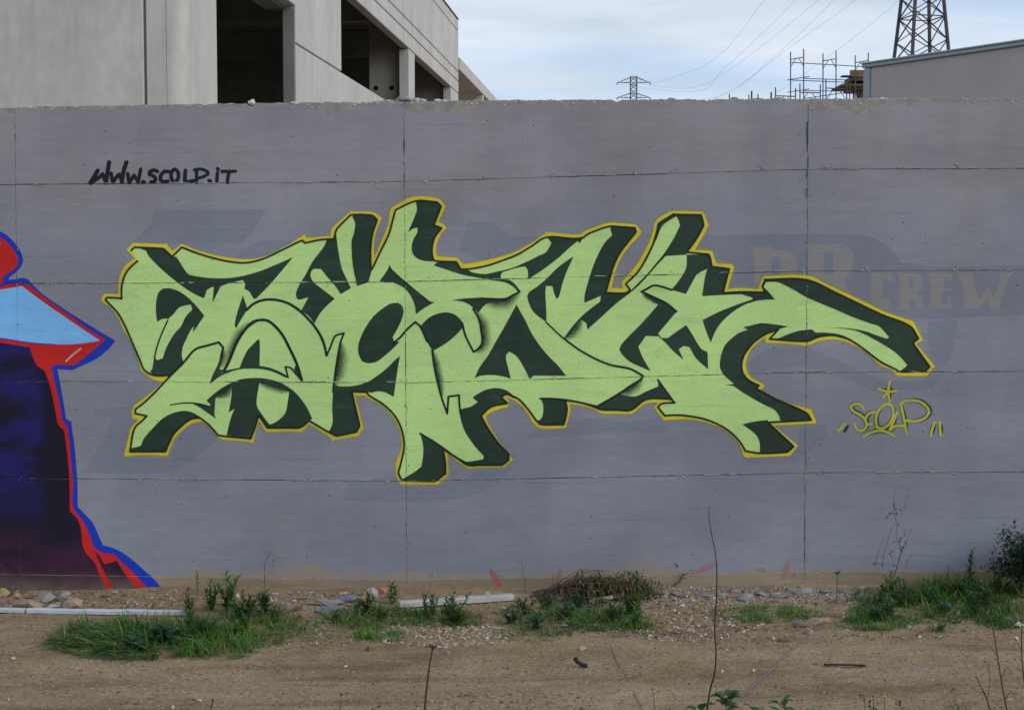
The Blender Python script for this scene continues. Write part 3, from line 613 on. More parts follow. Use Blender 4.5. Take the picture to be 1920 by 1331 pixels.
K = [
 A([(348, 493), (450, 495), (600, 503), (625, 515), (680, 580), (715, 577), (722, 585), (810, 720), (832, 738), (1000, 765), (1200, 765), (1400, 725), (1600, 650), (1757, 580), (1640, 720), (1540, 835), (1425, 952), (1402, 948), (1365, 885), (1325, 865), (1330, 815), (1310, 785), (1180, 815), (1112, 840), (1040, 985), (1050, 840), (990, 870), (962, 948), (880, 910), (800, 860), (680, 770), (560, 665), (470, 570), (447, 525), (400, 505)]),
 A([(540, 960), (562, 890), (600, 860), (660, 858), (740, 885), (820, 940), (900, 1020), (966, 1103), (865, 1252), (872, 1195), (845, 1230), (800, 1320), (775, 1380), (765, 1460), (784, 1520), (660, 1635), (515, 1632), (482, 1600), (500, 1580), (520, 1475), (545, 1375), (590, 1250), (648, 1130), (600, 1128), (545, 1155), (535, 1060)]),
 A([(1310, 923), (1352, 1045), (1290, 1140), (1250, 1214), (1236, 1190), (1245, 1130), (1270, 1040)]),
 B([(1060, 520), (1140, 455), (1200, 440), (1280, 425), (1310, 350), (1350, 270), (1400, 215), (1452, 166), (1460, 200), (1458, 407), (1540, 422), (1640, 460), (1710, 500), (1725, 518), (1690, 511), (1590, 465), (1500, 440), (1400, 432), (1290, 437), (1180, 468), (1100, 505), (1012, 572)]),
 B([(1012, 572), (1040, 490), (1090, 385), (1130, 250), (1140, 252), (1118, 350), (1100, 440), (1140, 445), (1060, 525)]),
 B([(1775, 410), (1765, 440), (1838, 542), (1815, 470), (1790, 388)]),
 B([(985, 715), (1060, 650), (1130, 600), (1215, 553), (1215, 568), (1130, 615), (1072, 680), (1060, 770), (1058, 850), (1072, 878), (1000, 830), (930, 780), (860, 742), (940, 745), (1008, 772), (1022, 752)]),
 B([(1210, 553), (1300, 525), (1440, 515), (1560, 530), (1650, 560), (1711, 595), (1771, 640), (1841, 720), (1891, 800), (1928, 880), (1901, 897), (1820, 955), (1530, 960), (1450, 845), (1380, 1055), (1165, 1024), (1200, 880), (1235, 788), (1183, 822), (1205, 700), (1215, 575)]),
 B([(320, 1140), (400, 1120), (430, 1050), (500, 970), (590, 880), (680, 830), (780, 808), (860, 822), (935, 865), (930, 872), (850, 880), (760, 945), (690, 1020), (650, 1100), (620, 1170), (305, 1170)]),
 C([(345, 426), (410, 420), (425, 400), (428, 360), (440, 460), (455, 560), (480, 680), (520, 770), (560, 857), (470, 910), (430, 850), (390, 800), (345, 750), (295, 686), (230, 684), (205, 710), (200, 745), (225, 800), (300, 860), (417, 950), (340, 1020), (280, 1090), (235, 1172), (190, 1110), (118, 1057), (150, 1000), (182, 938), (100, 962), (78, 945), (70, 910), (100, 830), (150, 750), (220, 620), (290, 530), (330, 470)]),
 C([(573, 225), (590, 207), (750, 210), (795, 250), (755, 370), (737, 500), (738, 690), (750, 690), (715, 806), (615, 837), (605, 790), (582, 680), (570, 560), (568, 430), (585, 380), (600, 290), (590, 250)]),
 C([(1140, 83), (1325, 90), (1365, 130), (1300, 297), (1370, 322), (1310, 400), (1290, 460), (1283, 520), (1292, 590), (1310, 618), (1220, 615), (1150, 590), (1112, 550), (1103, 490), (1120, 420), (1157, 352), (1153, 318), (1120, 325), (1070, 357), (1100, 290), (1150, 160), (1145, 120)]),
 E([(-411, 560), (-381, 531), (-211, 528), (-181, 587), (-101, 603), (-71, 620), (40, 636), (150, 615), (290, 580), (430, 520), (520, 475), (590, 440), (637, 360), (612, 325), (595, 310), (830, 320), (920, 312), (888, 362), (870, 342), (800, 400), (700, 490), (570, 590), (430, 682), (425, 600), (405, 568), (330, 580), (200, 620), (180, 655), (205, 685), (265, 690), (310, 725), (367, 796), (338, 793), (290, 745), (220, 710), (100, 690), (0, 672), (-151, 643), (-311, 592)]),
 C([(910, 653), (925, 700), (1040, 800), (1150, 900), (1250, 968), (1307, 983), (1220, 1030), (1140, 1090), (1130, 1010), (1090, 920), (1040, 860), (960, 815), (900, 800), (813, 797), (860, 735)]),
 C([(635, 1331), (655, 1280), (690, 1210), (760, 1110), (840, 1040), (920, 993), (980, 988), (1015, 1010), (1030, 1060), (1015, 1130), (980, 1210), (933, 1290), (945, 1332), (995, 1335), (940, 1390), (860, 1460), (780, 1515), (710, 1524), (660, 1507), (635, 1460), (625, 1400)]),
 C([(1180, 1195), (1250, 1125), (1330, 1085), (1420, 1073), (1500, 1100), (1557, 1165), (1562, 1205), (1490, 1280), (1410, 1345), (1300, 1412), (1272, 1390), (1240, 1331)]),
 C([(1448, 967), (1560, 950), (1740, 941), (1930, 948), (1945, 962), (1860, 982), (1780, 992), (1740, 1020), (1693, 1080), (1640, 1020), (1580, 985), (1520, 970)]),
 F_([(325, -138), (360, -75), (405, 5), (450, 100), (520, 210), (610, 320), (700, 410), (767, 497), (480, 494), (442, 525), (390, 420), (325, 320), (258, 280), (233, 310), (232, 350), (250, 420), (274, 522), (200, 500), (100, 488), (0, 497), (-48, 517), (0, 415), (69, 320), (149, 180), (240, 20)]),
 E([(834, 480), (770, 620), (735, 720), (702, 840), (682, 860), (660, 800), (645, 743), (588, 742), (583, 800), (592, 1000), (590, 1064), (480, 975), (430, 880), (422, 830), (440, 795), (510, 748), (590, 680), (680, 590), (780, 513)]),
 E([(1162, 235), (1170, 213), (1380, 225), (1390, 262), (1320, 350), (1245, 450), (1190, 565), (1120, 802), (1302, 805), (1332, 808), (1200, 910), (1080, 1020), (957, 1130), (950, 1075), (905, 1045), (830, 1120), (755, 1217), (748, 1207), (830, 1095), (930, 990), (1072, 880), (1077, 828), (1030, 850), (933, 892), (930, 840), (960, 720), (1000, 590), (1040, 490), (1110, 360), (1178, 290)]),
 F_([(1045, 770), (1150, 710), (1240, 658), (1380, 680), (1480, 635), (1590, 590), (1583, 528), (1600, 545), (1650, 620), (1732, 737), (1690, 700), (1480, 705), (1340, 800), (1080, 795)]),
 F_([(538, 698), (640, 700), (760, 712), (775, 790), (765, 860), (745, 930), (540, 928), (500, 890), (530, 893), (555, 860), (565, 800), (560, 740)]),
 Dd([(1645, 498), (1711, 455), (1771, 428), (1861, 415), (1951, 438), (2040, 510), (2010, 505), (1951, 467), (1898, 495), (1956, 550), (1811, 582), (1721, 660), (1771, 755), (1880, 900), (1966, 1002), (1966, 1055), (1906, 1100), (1605, 1100), (1583, 1072), (1640, 1066), (1742, 1047), (1745, 1020), (1680, 950), (1600, 840), (1570, 785), (1545, 710), (1523, 610), (1570, 595), (1630, 580), (1692, 540), (1670, 520)]),
 Dd([(1178, 818), (1280, 880), (1380, 953), (1400, 1060), (1405, 1175), (1310, 1245), (1050, 1238), (1025, 1222), (1130, 1160), (1190, 1112), (1205, 1010), (1205, 930), (1190, 860)]),
 Dd([(998, 128), (985, 200), (965, 330), (942, 492), (870, 455), (810, 443), (745, 455), (710, 450), (570, 445), (590, 540), (640, 750), (610, 805), (430, 840), (362, 807), (397, 730), (395, 600), (400, 480), (410, 380), (450, 397), (570, 397), (700, 365), (790, 310), (880, 240), (950, 170)]),
 G([(525, 107), (735, 110), (757, 205), (700, 310), (608, 442), (602, 464), (412, 476), (330, 570), (265, 645), (190, 725), (120, 790), (60, 830), (170, 722), (260, 630), (330, 545), (400, 460), (490, 320), (547, 205), (535, 160), (515, 122)]),
 G([(352, 190), (500, 107), (517, 120), (392, 205), (340, 320), (290, 420), (300, 370)]),
 G([(605, 464), (800, 460), (815, 490), (830, 570), (985, 590), (930, 803), (1100, 795), (1090, 816), (930, 822), (745, 833), (760, 720), (775, 640), (790, 588), (700, 638), (650, 720), (600, 812), (470, 777), (540, 690), (600, 590), (608, 530)]),
 G([(1085, 813), (1197, 848), (1190, 862), (1050, 910), (900, 970), (748, 1045), (775, 1130), (820, 1245), (870, 1130), (950, 1030), (1050, 950), (1150, 898), (1270, 868), (1392, 862), (1340, 800), (1282, 742), (1305, 800), (1100, 795)]),
 G([(195, 793), (340, 850), (430, 900), (490, 950), (517, 970), (440, 1060), (350, 1167), (385, 1205), (440, 1205), (500, 1160), (602, 1090), (650, 1165), (700, 1250), (740, 1305), (792, 1330), (797, 1482), (690, 1385), (630, 1285), (580, 1275), (535, 1305), (578, 1399), (480, 1315), (420, 1250), (355, 1190), (240, 1187), (205, 1240), (175, 1280), (210, 1370), (284, 1500), (100, 1415), (30, 1350), (6, 1310), (20, 1270), (100, 1180), (200, 1080), (290, 980), (352, 907), (290, 868)]),
 H([(1112, 62), (1180, 48), (1270, 28), (1400, 40), (1512, 57), (1415, 85), (1320, 118), (1220, 185), (1150, 260), (1105, 340), (1095, 410), (1105, 470), (1140, 520), (1190, 555), (1250, 582), (1225, 610), (1400, 702), (1670, 825), (1715, 890), (1440, 895), (1432, 860), (1390, 800), (1300, 755), (1200, 700), (1100, 640), (1020, 587), (948, 580), (1028, 568), (1000, 545), (940, 490), (905, 430), (903, 370), (920, 290), (950, 220), (1010, 160), (1080, 110), (1152, 88)]),
 H([(1102, 928), (1200, 905), (1330, 888), (1330, 910), (1560, 1125), (1500, 1175), (1258, 1187), (1258, 1100), (1230, 1030), (1170, 975)]),
 I([(160, 210), (530, 212), (800, 330), (1200, 520), (1455, 625), (1530, 735), (1480, 775), (1630, 985), (1590, 1025), (1360, 1030), (1418, 985), (1430, 970), (1380, 910), (1300, 840), (1160, 755), (1040, 692), (960, 662), (850, 645), (725, 637), (900, 643), (1050, 668), (1150, 703), (1250, 738), (1269, 720), (1180, 627), (1100, 600), (950, 545), (800, 480), (540, 370), (400, 290), (290, 238), (240, 230), (172, 232), (150, 275), (140, 285), (138, 262)]),
 I([(205, 738), (290, 730), (340, 708), (400, 685), (480, 663), (580, 653), (615, 682), (720, 683), (850, 705), (950, 752), (930, 752), (850, 722), (760, 705), (640, 720), (535, 758)]),
]
lights = [
 B([(648, -10), (610, 80), (570, 180), (545, 260), (525, 330), (545, 357), (595, 340), (630, 240), (700, 120), (755, 60), (800, -30), (860, -95), (845, -137), (780, -125), (740, -110), (690, -50)]),
 B([(1455, 560), (1560, 580), (1650, 610), (1722, 640), (1710, 720), (1690, 820), (1640, 880), (1570, 925), (1545, 928), (1480, 840), (1435, 765), (1435, 690), (1450, 600)]),
]
lines = [
 (C([(-366, 1050), (-311, 1000), (-231, 965), (-141, 958), (-61, 970), (29, 1005), (119, 1070), (180, 1130), (240, 1200), (290, 1280), (320, 1350), (345, 1455)]), 4.6),
 (C([(345, 1455), (375, 1390), (400, 1325), (425, 1280), (500, 1257), (470, 1335), (450, 1430), (430, 1550), (415, 1660), (402, 1780)]), 3.4),
 (B([(1140, 450), (1165, 410), (1200, 335), (1260, 190), (1350, 60), (1400, 18), (1440, 3), (1510, 0), (1570, 30), (1660, 130), (1730, 260), (1790, 390), (1836, 540)]), 5.0),
 (B([(655, 505), (780, 380), (885, 262), (1000, 225), (1095, 198), (1135, 245), (1115, 330)]), 4.0),
 (B([(1712, 508), (1688, 416), (1735, 425), (1775, 470), (1836, 540)]), 3.2),
 (B([(665, 755), (760, 740), (850, 738), (930, 748), (1010, 770)]), 2.0, 3.0),
 (B([(640, 5), (590, 115), (545, 240), (522, 340)]), 2.8),
 (C([(945, 1340), (1000, 1295), (1060, 1225), (1135, 1158), (1180, 1200), (1240, 1331)]), 3.8),
 (C([(1555, 1170), (1575, 1260), (1610, 1340), (1655, 1425), (1700, 1390), (1730, 1340), (1722, 1240), (1700, 1130), (1650, 1040)]), 3.6),
 (E([(0, 852), (220, 857), (300, 820), (352, 795)]), 3.4),
 (E([(590, 1065), (700, 1170), (750, 1212), (800, 1250)]), 2.6, 3.2),
 (F_([(750, 166), (870, 255), (1000, 330), (1150, 395), (1330, 432), (1400, 465), (1455, 500), (1430, 530), (1350, 580), (1240, 655), (1045, 770)]), 3.4, 4.4),
 (Dd([(1285, 75), (1300, 200), (1330, 350), (1370, 500), (1420, 642), (1430, 490), (1525, 478), (1528, 560), (1538, 640)]), 3.6),
 (G([(475, 777), (320, 737), (245, 772), (203, 793), (330, 850), (430, 900), (515, 970)]), 3.8),
 (F_([(1585, 530), (1650, 620), (1735, 738)]), 3.0),
 (C([(905, 660), (930, 700), (1060, 815), (1250, 970)]), 2.4),
 (F_([(538, 698), (640, 700), (760, 710), (900, 735), (1045, 770)]), 3.6),
 (G([(412, 472), (330, 560), (260, 640), (150, 750)]), 2.6),
 (Dd([(1178, 820), (1290, 885), (1400, 960), (1500, 1032), (1600, 1085)]), 3.4),
 (body + body[:1], 3.4),
]
lines[-1] = (autosmooth(body, True, 36) , 3.4)
fades = [
 (B([(1150, 460), (1210, 340), (1270, 200), (1350, 80), (1440, 20)]), -15), (B([(1125, 240), (1110, 340), (1070, 450)]), -11),
 (B([(1440, 550), (1560, 572), (1650, 602), (1730, 640)]), 11), (B([(1060, 690), (1130, 610), (1225, 565)]), 17),
 (Dd([(472, 0), (440, 150), (415, 320), (408, 410)]), -19), (Dd([(1288, 70), (1300, 200), (1332, 350), (1375, 500)]), -12),
 (E([(0, 855), (120, 862), (220, 862), (300, 825), (360, 790)]), 17), (C([(1680, 1060), (1712, 1180), (1724, 1290), (1715, 1380), (1660, 1430)]), -16),
 (E([(750, 1220), (830, 1120), (912, 1042)]), 14), (F_([(1235, 662), (1350, 582), (1450, 505)]), 15), (Dd([(1520, 510), (1538, 640)]), -11),
 (G([(205, 815), (300, 850), (372, 905)]), 8),
]
fades = [(p, w_ * 1.3) for p, w_ in fades]
mural = paint('graffiti_lettering', M_yel, 2, None, [yellow], label='pale green graffiti lettering with dark shadows and a yellow outline')
under_wall(mural)
def sub(parent, o): o.parent = parent; o.matrix_parent_inverse = Matrix.Identity(4); return o
# the parent's own matrix is the wall offset undone, so children need the same treatment
def child_paint(par, *a_, **k_):
    o = paint(*a_, **k_); o.parent = par; return o
M_over = wall_paint('yellow_overspray', (0.50, 0.44, 0.08), fade=True, pin=False, spray=0.42)
yl = autosmooth(yellow, True, 36); yl = [(v.x, v.y) for v in yl[::2]]
child_paint(mural, 'overspray', M_over, 1.2, None, (), (), [(yl + yl[:1], 5.0), (yl + yl[:1], -5.0)])
child_paint(mural, 'letter_face', M_green, 3, None, [body])
child_paint(mural, 'spray_fade', M_fade, 4, None, (), (), fades)
child_paint(mural, 'block_shadow', M_dark, 5, None, K)
child_paint(mural, 'letter_face', M_green, 6, None, lights)
child_paint(mural, 'letter_outline', M_black, 7, None, (), [(p[0], p[1], (p[2] if len(p) > 2 else p[1])) for p in lines])
child_paint(mural, 'spray_fade', M_fade, 8, None, (), (), [fades[2], fades[3]])

# ------------------------------------------------------------------ the painted figure cut by the left edge of the photograph
J = lambda P: T(0, 420, P)
Kk = lambda P: T(0, 640, P)
Mm = lambda P: T(0, 880, P)
fig_blue = J([(-500, 20), (-200, 5), (0, 68), (60, 100), (140, 180), (190, 260), (205, 330), (180, 390), (130, 440), (78, 482), (80, 497), (150, 490), (210, 480), (250, 495), (290, 540), (400, 640), (700, 840), (960, 1000), (1030, 1040), (960, 1120), (860, 1200), (690, 1280), (650, 1300), (512, 1292)]) \
  + Kk([(550, 450), (590, 690), (637, 715), (642, 780), (660, 900), (680, 1100), (690, 1260)]) + Mm([(692, 330), (760, 400), (830, 480), (880, 590), (920, 675), (1000, 695), (1100, 745), (1200, 820), (1300, 910), (1380, 980), (1450, 1065), (1380, 1115), (1340, 1180), (-900, 1180)])
fig_red = J([(-500, 70), (-200, 60), (0, 120), (60, 160), (120, 230), (160, 310), (160, 360), (120, 410), (70, 440), (20, 480), (30, 520), (62, 547), (130, 530), (215, 530), (260, 550), (400, 660), (600, 800), (800, 945), (940, 1030), (800, 1150), (660, 1258), (470, 1252)]) \
  + Kk([(460, 240), (490, 370), (540, 600), (555, 700), (600, 760), (620, 900), (640, 1150), (652, 1260)]) + Mm([(650, 330), (740, 460), (800, 580), (832, 690), (920, 742), (1010, 750), (1060, 800), (1160, 890), (1250, 980), (1330, 1070), (1362, 1180), (-900, 1180)])
fig_sky = J([(-500, 560), (-200, 600), (0, 585), (195, 553), (400, 705), (700, 910), (892, 1040), (700, 1067), (500, 1072), (300, 1057), (150, 1037), (0, 1015), (-500, 960)])
fig_cape = J([(-900, 1000), (-300, 1030), (0, 1057), (265, 1100), (300, 1200), (340, 1270), (390, 1300), (410, 1335)]) + Kk([(460, 450), (500, 650), (520, 740), (570, 790), (590, 930), (610, 1100), (620, 1250)]) \
  + Mm([(622, 370), (690, 440), (720, 520), (740, 680), (780, 760), (840, 820), (880, 920), (940, 1030), (962, 1085), (970, 1180), (-900, 1180)])
fig_gap = Mm([(848, 733), (880, 760), (930, 842), (1040, 812), (1110, 920), (1200, 1030), (1245, 1100), (1250, 1170), (1050, 1170), (1030, 1110), (980, 1000), (920, 890)])
fig = paint('painted_figure', M_blue, 2, None, [fig_blue], label='painted red and blue figure with a dark violet cape')
under_wall(fig)
child_paint(fig, 'red_body', M_red, 3, None, [fig_red])
child_paint(fig, 'light_blue_collar', M_lblue, 4, None, [fig_sky])
child_paint(fig, 'dark_cape', M_cape, 5, None, [fig_cape, fig_gap], skip=((1, 0),))
child_paint(fig, 'highlight_stroke', M_pale, 6, None, (), [(J([(590, 1222), (650, 1165), (720, 1110)]), 3.5, 3.5), (J([(-30, 160), (0, 175)]), 3.5, 3.0)])
child_paint(fig, 'neck_line', M_blue, 6, None, (), [(J([(-200, 560), (-60, 556), (20, 545), (60, 530)]), 3.5, 3.5), (J([(0, 1016), (150, 1040), (300, 1060), (500, 1074)]), 1.6, 1.6)])

# ------------------------------------------------------------------ the web address, the signature and the older writing
Nn = lambda P: T(120, 280, P)
def ell(cx, cy, rx, ry, a0=0, a1=370, rot=0.0, n=14):
    r = []
    for i in range(n + 1):
        a = math.radians(a0 + (a1 - a0) * i / n); x, y = rx * math.cos(a), ry * math.sin(a)
        r.append((cx + x * math.cos(rot) - y * math.sin(rot), cy + x * math.sin(rot) + y * math.cos(rot)))
    return r
w = 8.2
letters = [
 [(Nn([(300, 192), (270, 245), (238, 300)]), w, w * 1.1), (Nn([(242, 300), (300, 262), (345, 222), (375, 300), (385, 230), (402, 118)]), w * .85, w)],
 [(Nn([(420, 215), (435, 300), (470, 245), (492, 225), (522, 298)]), w * .85, w * .85), (Nn([(515, 290), (528, 210), (556, 118)]), w, w)],
 [(Nn([(568, 218), (580, 300), (625, 232), (662, 292), (684, 178)]), w * .85, w * .8)], [(Nn([(706, 292), (712, 297)]), w, w)],
 [(Nn([(832, 198), (800, 186), (765, 200), (762, 225), (800, 240), (818, 265), (805, 290), (775, 292)]), w * .85, w * .85)],
 [(Nn([(935, 200), (895, 198), (862, 235), (862, 275), (890, 292), (925, 285)]), w * .85, w * .85)],
 [(Nn(ell(988, 235, 34, 55, -90, 262)), w * .85, w * .85)],
 [(Nn([(1082, 190), (1078, 250), (1078, 285), (1110, 290), (1160, 280)]), w * .85, w * .85)],
 [(Nn([(1182, 190), (1182, 250), (1182, 300)]), w * .8, w * .75), (Nn([(1162, 184), (1225, 178), (1280, 200), (1284, 222), (1240, 246), (1196, 258)]), w * .72, w * .7)],
 [(Nn([(1296, 283), (1302, 287)]), w, w)], [(Nn([(1368, 212), (1362, 290)]), w * .8, w * .8), (Nn([(1370, 176), (1373, 180)]), w * .9, w * .9)],
 [(Nn([(1408, 198), (1470, 198), (1530, 196)]), w * .8, w * .7), (Nn([(1472, 200), (1462, 250), (1456, 300)]), w * .85, w * .75)]]
web = None
for i, st in enumerate(letters):
    if web is None:
        web = paint('web_address', M_tag, 2, None, (), st, label='black hand painted web address'); under_wall(web)
    else: child_paint(web, 'letter', M_tag, 2 + 0.15 * i, None, (), st)
Pp = lambda P: T(1520, 680, P)
sig = [[[(705, 170), (690, 260), (703, 345)], [(608, 235), (690, 258), (765, 250)], [(690, 262), (645, 305)]],
 [[(472, 408), (440, 372), (395, 365), (352, 392), (380, 432), (450, 470), (495, 530), (490, 580), (450, 608), (410, 590), (388, 545)]],
 [[(572, 442), (525, 448), (488, 500), (500, 550), (540, 545)]],
 [[(690, 365), (640, 385), (598, 440), (580, 500), (590, 575), (640, 588), (700, 545), (735, 465), (728, 392), (690, 365)]],
 [[(770, 442), (740, 515), (705, 598), (760, 562), (825, 562)]],
 [[(800, 360), (820, 450), (840, 550), (855, 635)], [(795, 375), (830, 345), (900, 335), (980, 350), (1040, 400), (1057, 440), (1020, 490), (940, 520), (838, 515)]],
 [[(470, 660), (540, 620), (620, 605), (690, 620), (740, 652)]],
 [[(245, 610), (305, 545)]], [[(302, 610), (330, 565)]], [[(1105, 530), (1082, 590), (1070, 650)]], [[(1150, 530), (1153, 600), (1160, 650)]]]
sg = None
M_olive = wall_paint('yellow_green_spray', (0.46, 0.46, 0.055), mottle=0.16, pin=False)
M_sigfade = wall_paint('dark_green_spray', (0.016, 0.052, 0.020), fade=True, pin=False, spray=1.6)
for i, st in enumerate(sig):
    if sg is None:
        sg = paint('signature', M_olive, 4, None, (), [(Pp(p), 4.8, 4.8) for p in st], label='small yellow signature shadowed in dark green'); under_wall(sg)
    else: child_paint(sg, 'letter' if i < 6 else 'flourish', M_olive if i != 8 else M_sigfade, 4 + 0.1 * i, None, (), [(Pp(p), 4.7, 4.7) for p in st])
sh_ = []
for st in sig:
    for p in st:
        q_ = [(x + dx, y + dy) for x, y in Pp(p) for dx, dy in ((1.2, -0.6),)]
        sh_ += [(q_, 5.8), (q_, -5.8)]
child_paint(sg, 'spray_shadow', M_sigfade, 3, None, (), (), sh_)
Qq = lambda P: T(1340, 400, P)
def Rr(P): return [(1560 + x / 5.2806, 380 + y / 5.2806) for x, y in P]
gh = paint('older_lettering', M_ghost, 0.6, None, [[(1275, 441), (1420, 440), (1560, 439), (1628, 444), (1665, 462), (1690, 492), (1760, 500), (1935, 496), (1938, 588), (1800, 595), (1690, 596), (1560, 560), (1300, 545), (1262, 500)]], label='older lettering showing faintly through the grey paint'); under_wall(gh)
big = [Qq([(305, 295), (515, 292), (517, 332), (640, 335), (712, 375), (732, 450), (736, 620), (600, 620), (582, 600), (580, 400), (545, 385), (510, 400), (508, 600), (350, 620), (345, 380), (330, 330)]),
       Qq([(778, 280), (1100, 275), (1190, 300), (1235, 350), (1240, 430), (1212, 520), (1152, 600), (1180, 660), (1205, 700), (1240, 770), (1000, 660), (835, 600), (830, 310)])]
crew = [Rr([(390, 700), (560, 695), (597, 710), (592, 800), (560, 790), (552, 765), (512, 765), (500, 850), (502, 950), (540, 953), (577, 960), (572, 1055), (440, 1050), (380, 1030), (380, 850)]),
        Rr([(638, 700), (890, 705), (897, 850), (855, 900), (900, 935), (907, 1055), (832, 1045), (800, 962), (762, 962), (770, 1055), (643, 1055), (665, 1000), (670, 765)]),
        Rr([(943, 700), (1190, 700), (1187, 785), (1167, 785), (1155, 742), (1112, 742), (1110, 850), (1180, 850), (1180, 878), (1092, 888), (1090, 1010), (1132, 1015), (1142, 925), (1182, 960), (1177, 1055), (948, 1055), (975, 985), (975, 785)]),
        Rr([(1238, 700), (1382, 695), (1402, 750), (1452, 960), (1548, 848), (1602, 940), (1665, 775), (1655, 740), (1660, 690), (1800, 690), (1742, 770), (1650, 1050), (1570, 1050), (1530, 962), (1455, 1048), (1320, 1048), (1290, 830), (1270, 750)])]
for i, p in enumerate(big + crew): child_paint(gh, 'letter', M_ghost2, 1.0 + 0.05 * i, None, [p])
child_paint(gh, 'letter_counter', M_ghost, 1.5, None, [Qq([(972, 352), (1058, 330), (1062, 540), (972, 552)]), Rr([(760, 732), (803, 730), (806, 850), (760, 852)]), Rr([(838, 885), (900, 870), (902, 930), (850, 925)])])
pt = paint('overpainted_patch', M_ghost3, 0.4, None, [
  [(290, 394), (400, 393), (497, 393), (488, 412), (470, 436), (455, 456), (265, 456), (250, 452), (285, 420)],
  [(452, 470), (490, 450), (560, 452), (620, 440), (640, 470), (540, 500), (430, 500)],
  [(176, 766), (250, 762), (262, 800), (236, 858), (320, 860), (345, 800), (380, 790), (420, 815), (330, 884), (240, 888), (155, 885), (190, 830), (214, 782), (178, 778)],
  [(655, 905), (740, 890), (770, 912), (850, 905), (905, 880), (960, 880), (930, 910), (860, 935), (720, 940), (640, 938)],
  [(1000, 805), (1075, 800), (1100, 782), (1180, 792), (1240, 780), (1250, 806), (1070, 815), (990, 822)],
  [(1440, 652), (1515, 650), (1600, 690), (1660, 715), (1740, 712), (1765, 700), (1750, 728), (1640, 733), (1560, 700), (1480, 688), (1408, 700), (1400, 680)],
  [(1740, 602), (1795, 602), (1788, 650), (1772, 688), (1752, 684), (1742, 650)],
  [(880, 415), (925, 418), (960, 445), (1010, 442), (1000, 470), (900, 488), (860, 470)],
  [(1500, 800), (1545, 796), (1552, 815), (1510, 850), (1490, 868), (1385, 868), (1395, 858), (1490, 850)]], corner=20); under_wall(pt)
under_wall(paint('blue_joint_smear', wall_paint('dark_blue_smear', (0.055, 0.075, 0.14), mottle=0.2, pin=False), 0.5, None, (), [([(1513.5, 230), (1513, 255), (1514, 284)], 3.4, 2.6), ([(1515, 296), (1514.5, 318)], 2.6), ([(1512.5, 322), (1512, 334)], 2.2), ([(757, 266), (757.3, 289)], 2.6, 2.0), ([(758, 326), (757.5, 342)], 2.2), ([(1511, 355), (1511, 372)], 1.6)]))
rs = paint('red_spray_mark', M_redfade, 0.9, None, (), (), [([(918, 1064), (925, 1078), (934, 1092), (944, 1112)], 7), ([(918, 1064), (925, 1078), (934, 1092), (944, 1112)], -7)]); under_wall(rs)
for i, (pts, w_) in enumerate([([(1052, 1062), (1048, 1080), (1044, 1098)], 7), ([(1122, 1050), (1118, 1066)], 7), ([(1480, 1046), (1474, 1065), (1468, 1088)], 8), ([(1290, 1080), (1310, 1072), (1340, 1058), (1350, 1064)], 10), ([(1376, 1058), (1384, 1072)], 8)]):
    under_wall(paint('red_spray_mark', M_redfade2, 0.9 + 0.05 * i, None, (), (), [(pts, w_), (pts, -w_)]))
# ------------------------------------------------------------------ ground
def coords(lo, hi, fine_lo, fine_hi, step):
    c = []; x = fine_lo
    while x <= fine_hi + 1e-6: c.append(x); x += step
    s_ = step; x = fine_hi
    while x < hi: s_ *= 1.35; x = min(hi, x + s_); c.append(x)
    s_ = step; x = fine_lo; l = []
    while x > lo: s_ *= 1.35; x = max(lo, x - s_); l.append(x)
    return l[::-1] + c
gx, gy = coords(-2500, 2500, -3.1, 3.1, 0.022), coords(-400, 2500, -2.3, 0.02, 0.022)
mb = MB(); nx = len(gx)
mb.v = [(x, y, gz(x, y)) for y in gy for x in gx]
mb.f = [(j * nx + i, j * nx + i + 1, (j + 1) * nx + i + 1, (j + 1) * nx + i) for j in range(len(gy) - 1) for i in range(nx - 1)]
def ground_mat():
    m, t, b = newmat('dry_brown_earth'); q = NT(t); P = q.pos((1, 1, 1)); PS = q.pos((0.6, 1.3, 1))
    n1 = q.noise(PS, 1.5, 5, 0.6); n2 = q.noise(P, 6, 5, 0.65); n3 = q.noise(P, 60, 4, 0.7); n4 = q.noise(P, 260, 2, 0.6)
    c = q.mix(q.rng(n1, 0.36, 0.62), (0.222, 0.150, 0.084), (0.340, 0.243, 0.150))
    c = q.mix(q.rng(n2, 0.42, 0.66, 0, 0.55), c, (0.37, 0.278, 0.175))
    c = q.mix(q.rng(q.noise(PS, 3.1, 4, 0.7), 0.60, 0.72, 0, 0.55), c, (0.25, 0.225, 0.20))
    c = q.mix(q.rng(q.noise(q.pos((0.25, 1.5, 1)), 2.7, 4, 0.6), 0.55, 0.68, 0, 0.6), c, (0.125, 0.084, 0.048))
    f = q.m('MULTIPLY', q.rng(n3, 0.25, 0.75, 0.55, 1.45), q.rng(n4, 0.25, 0.75, 0.60, 1.4))
    v = q.n('CombineXYZ')
    for i in range(3): q.set(v.inputs[i], f)
    q.set(b.inputs['Base Color'], q.mix(1.0, c, v.outputs[0], 'MULTIPLY')); b.inputs['Roughness'].default_value = 0.95
    b.inputs['Specular IOR Level'].default_value = 0.1
    bn = q.n('Bump', Strength=0.8, Distance=0.012); q.set(bn.inputs['Height'], q.m('ADD', n3, q.m('ADD', q.m('MULTIPLY', n4, 0.5), n2))); q.set(b.inputs['Normal'], bn.outputs[0])
    return m
M_ground = ground_mat()
tag(mb.build('ground', M_ground, smooth=True), kind='structure')

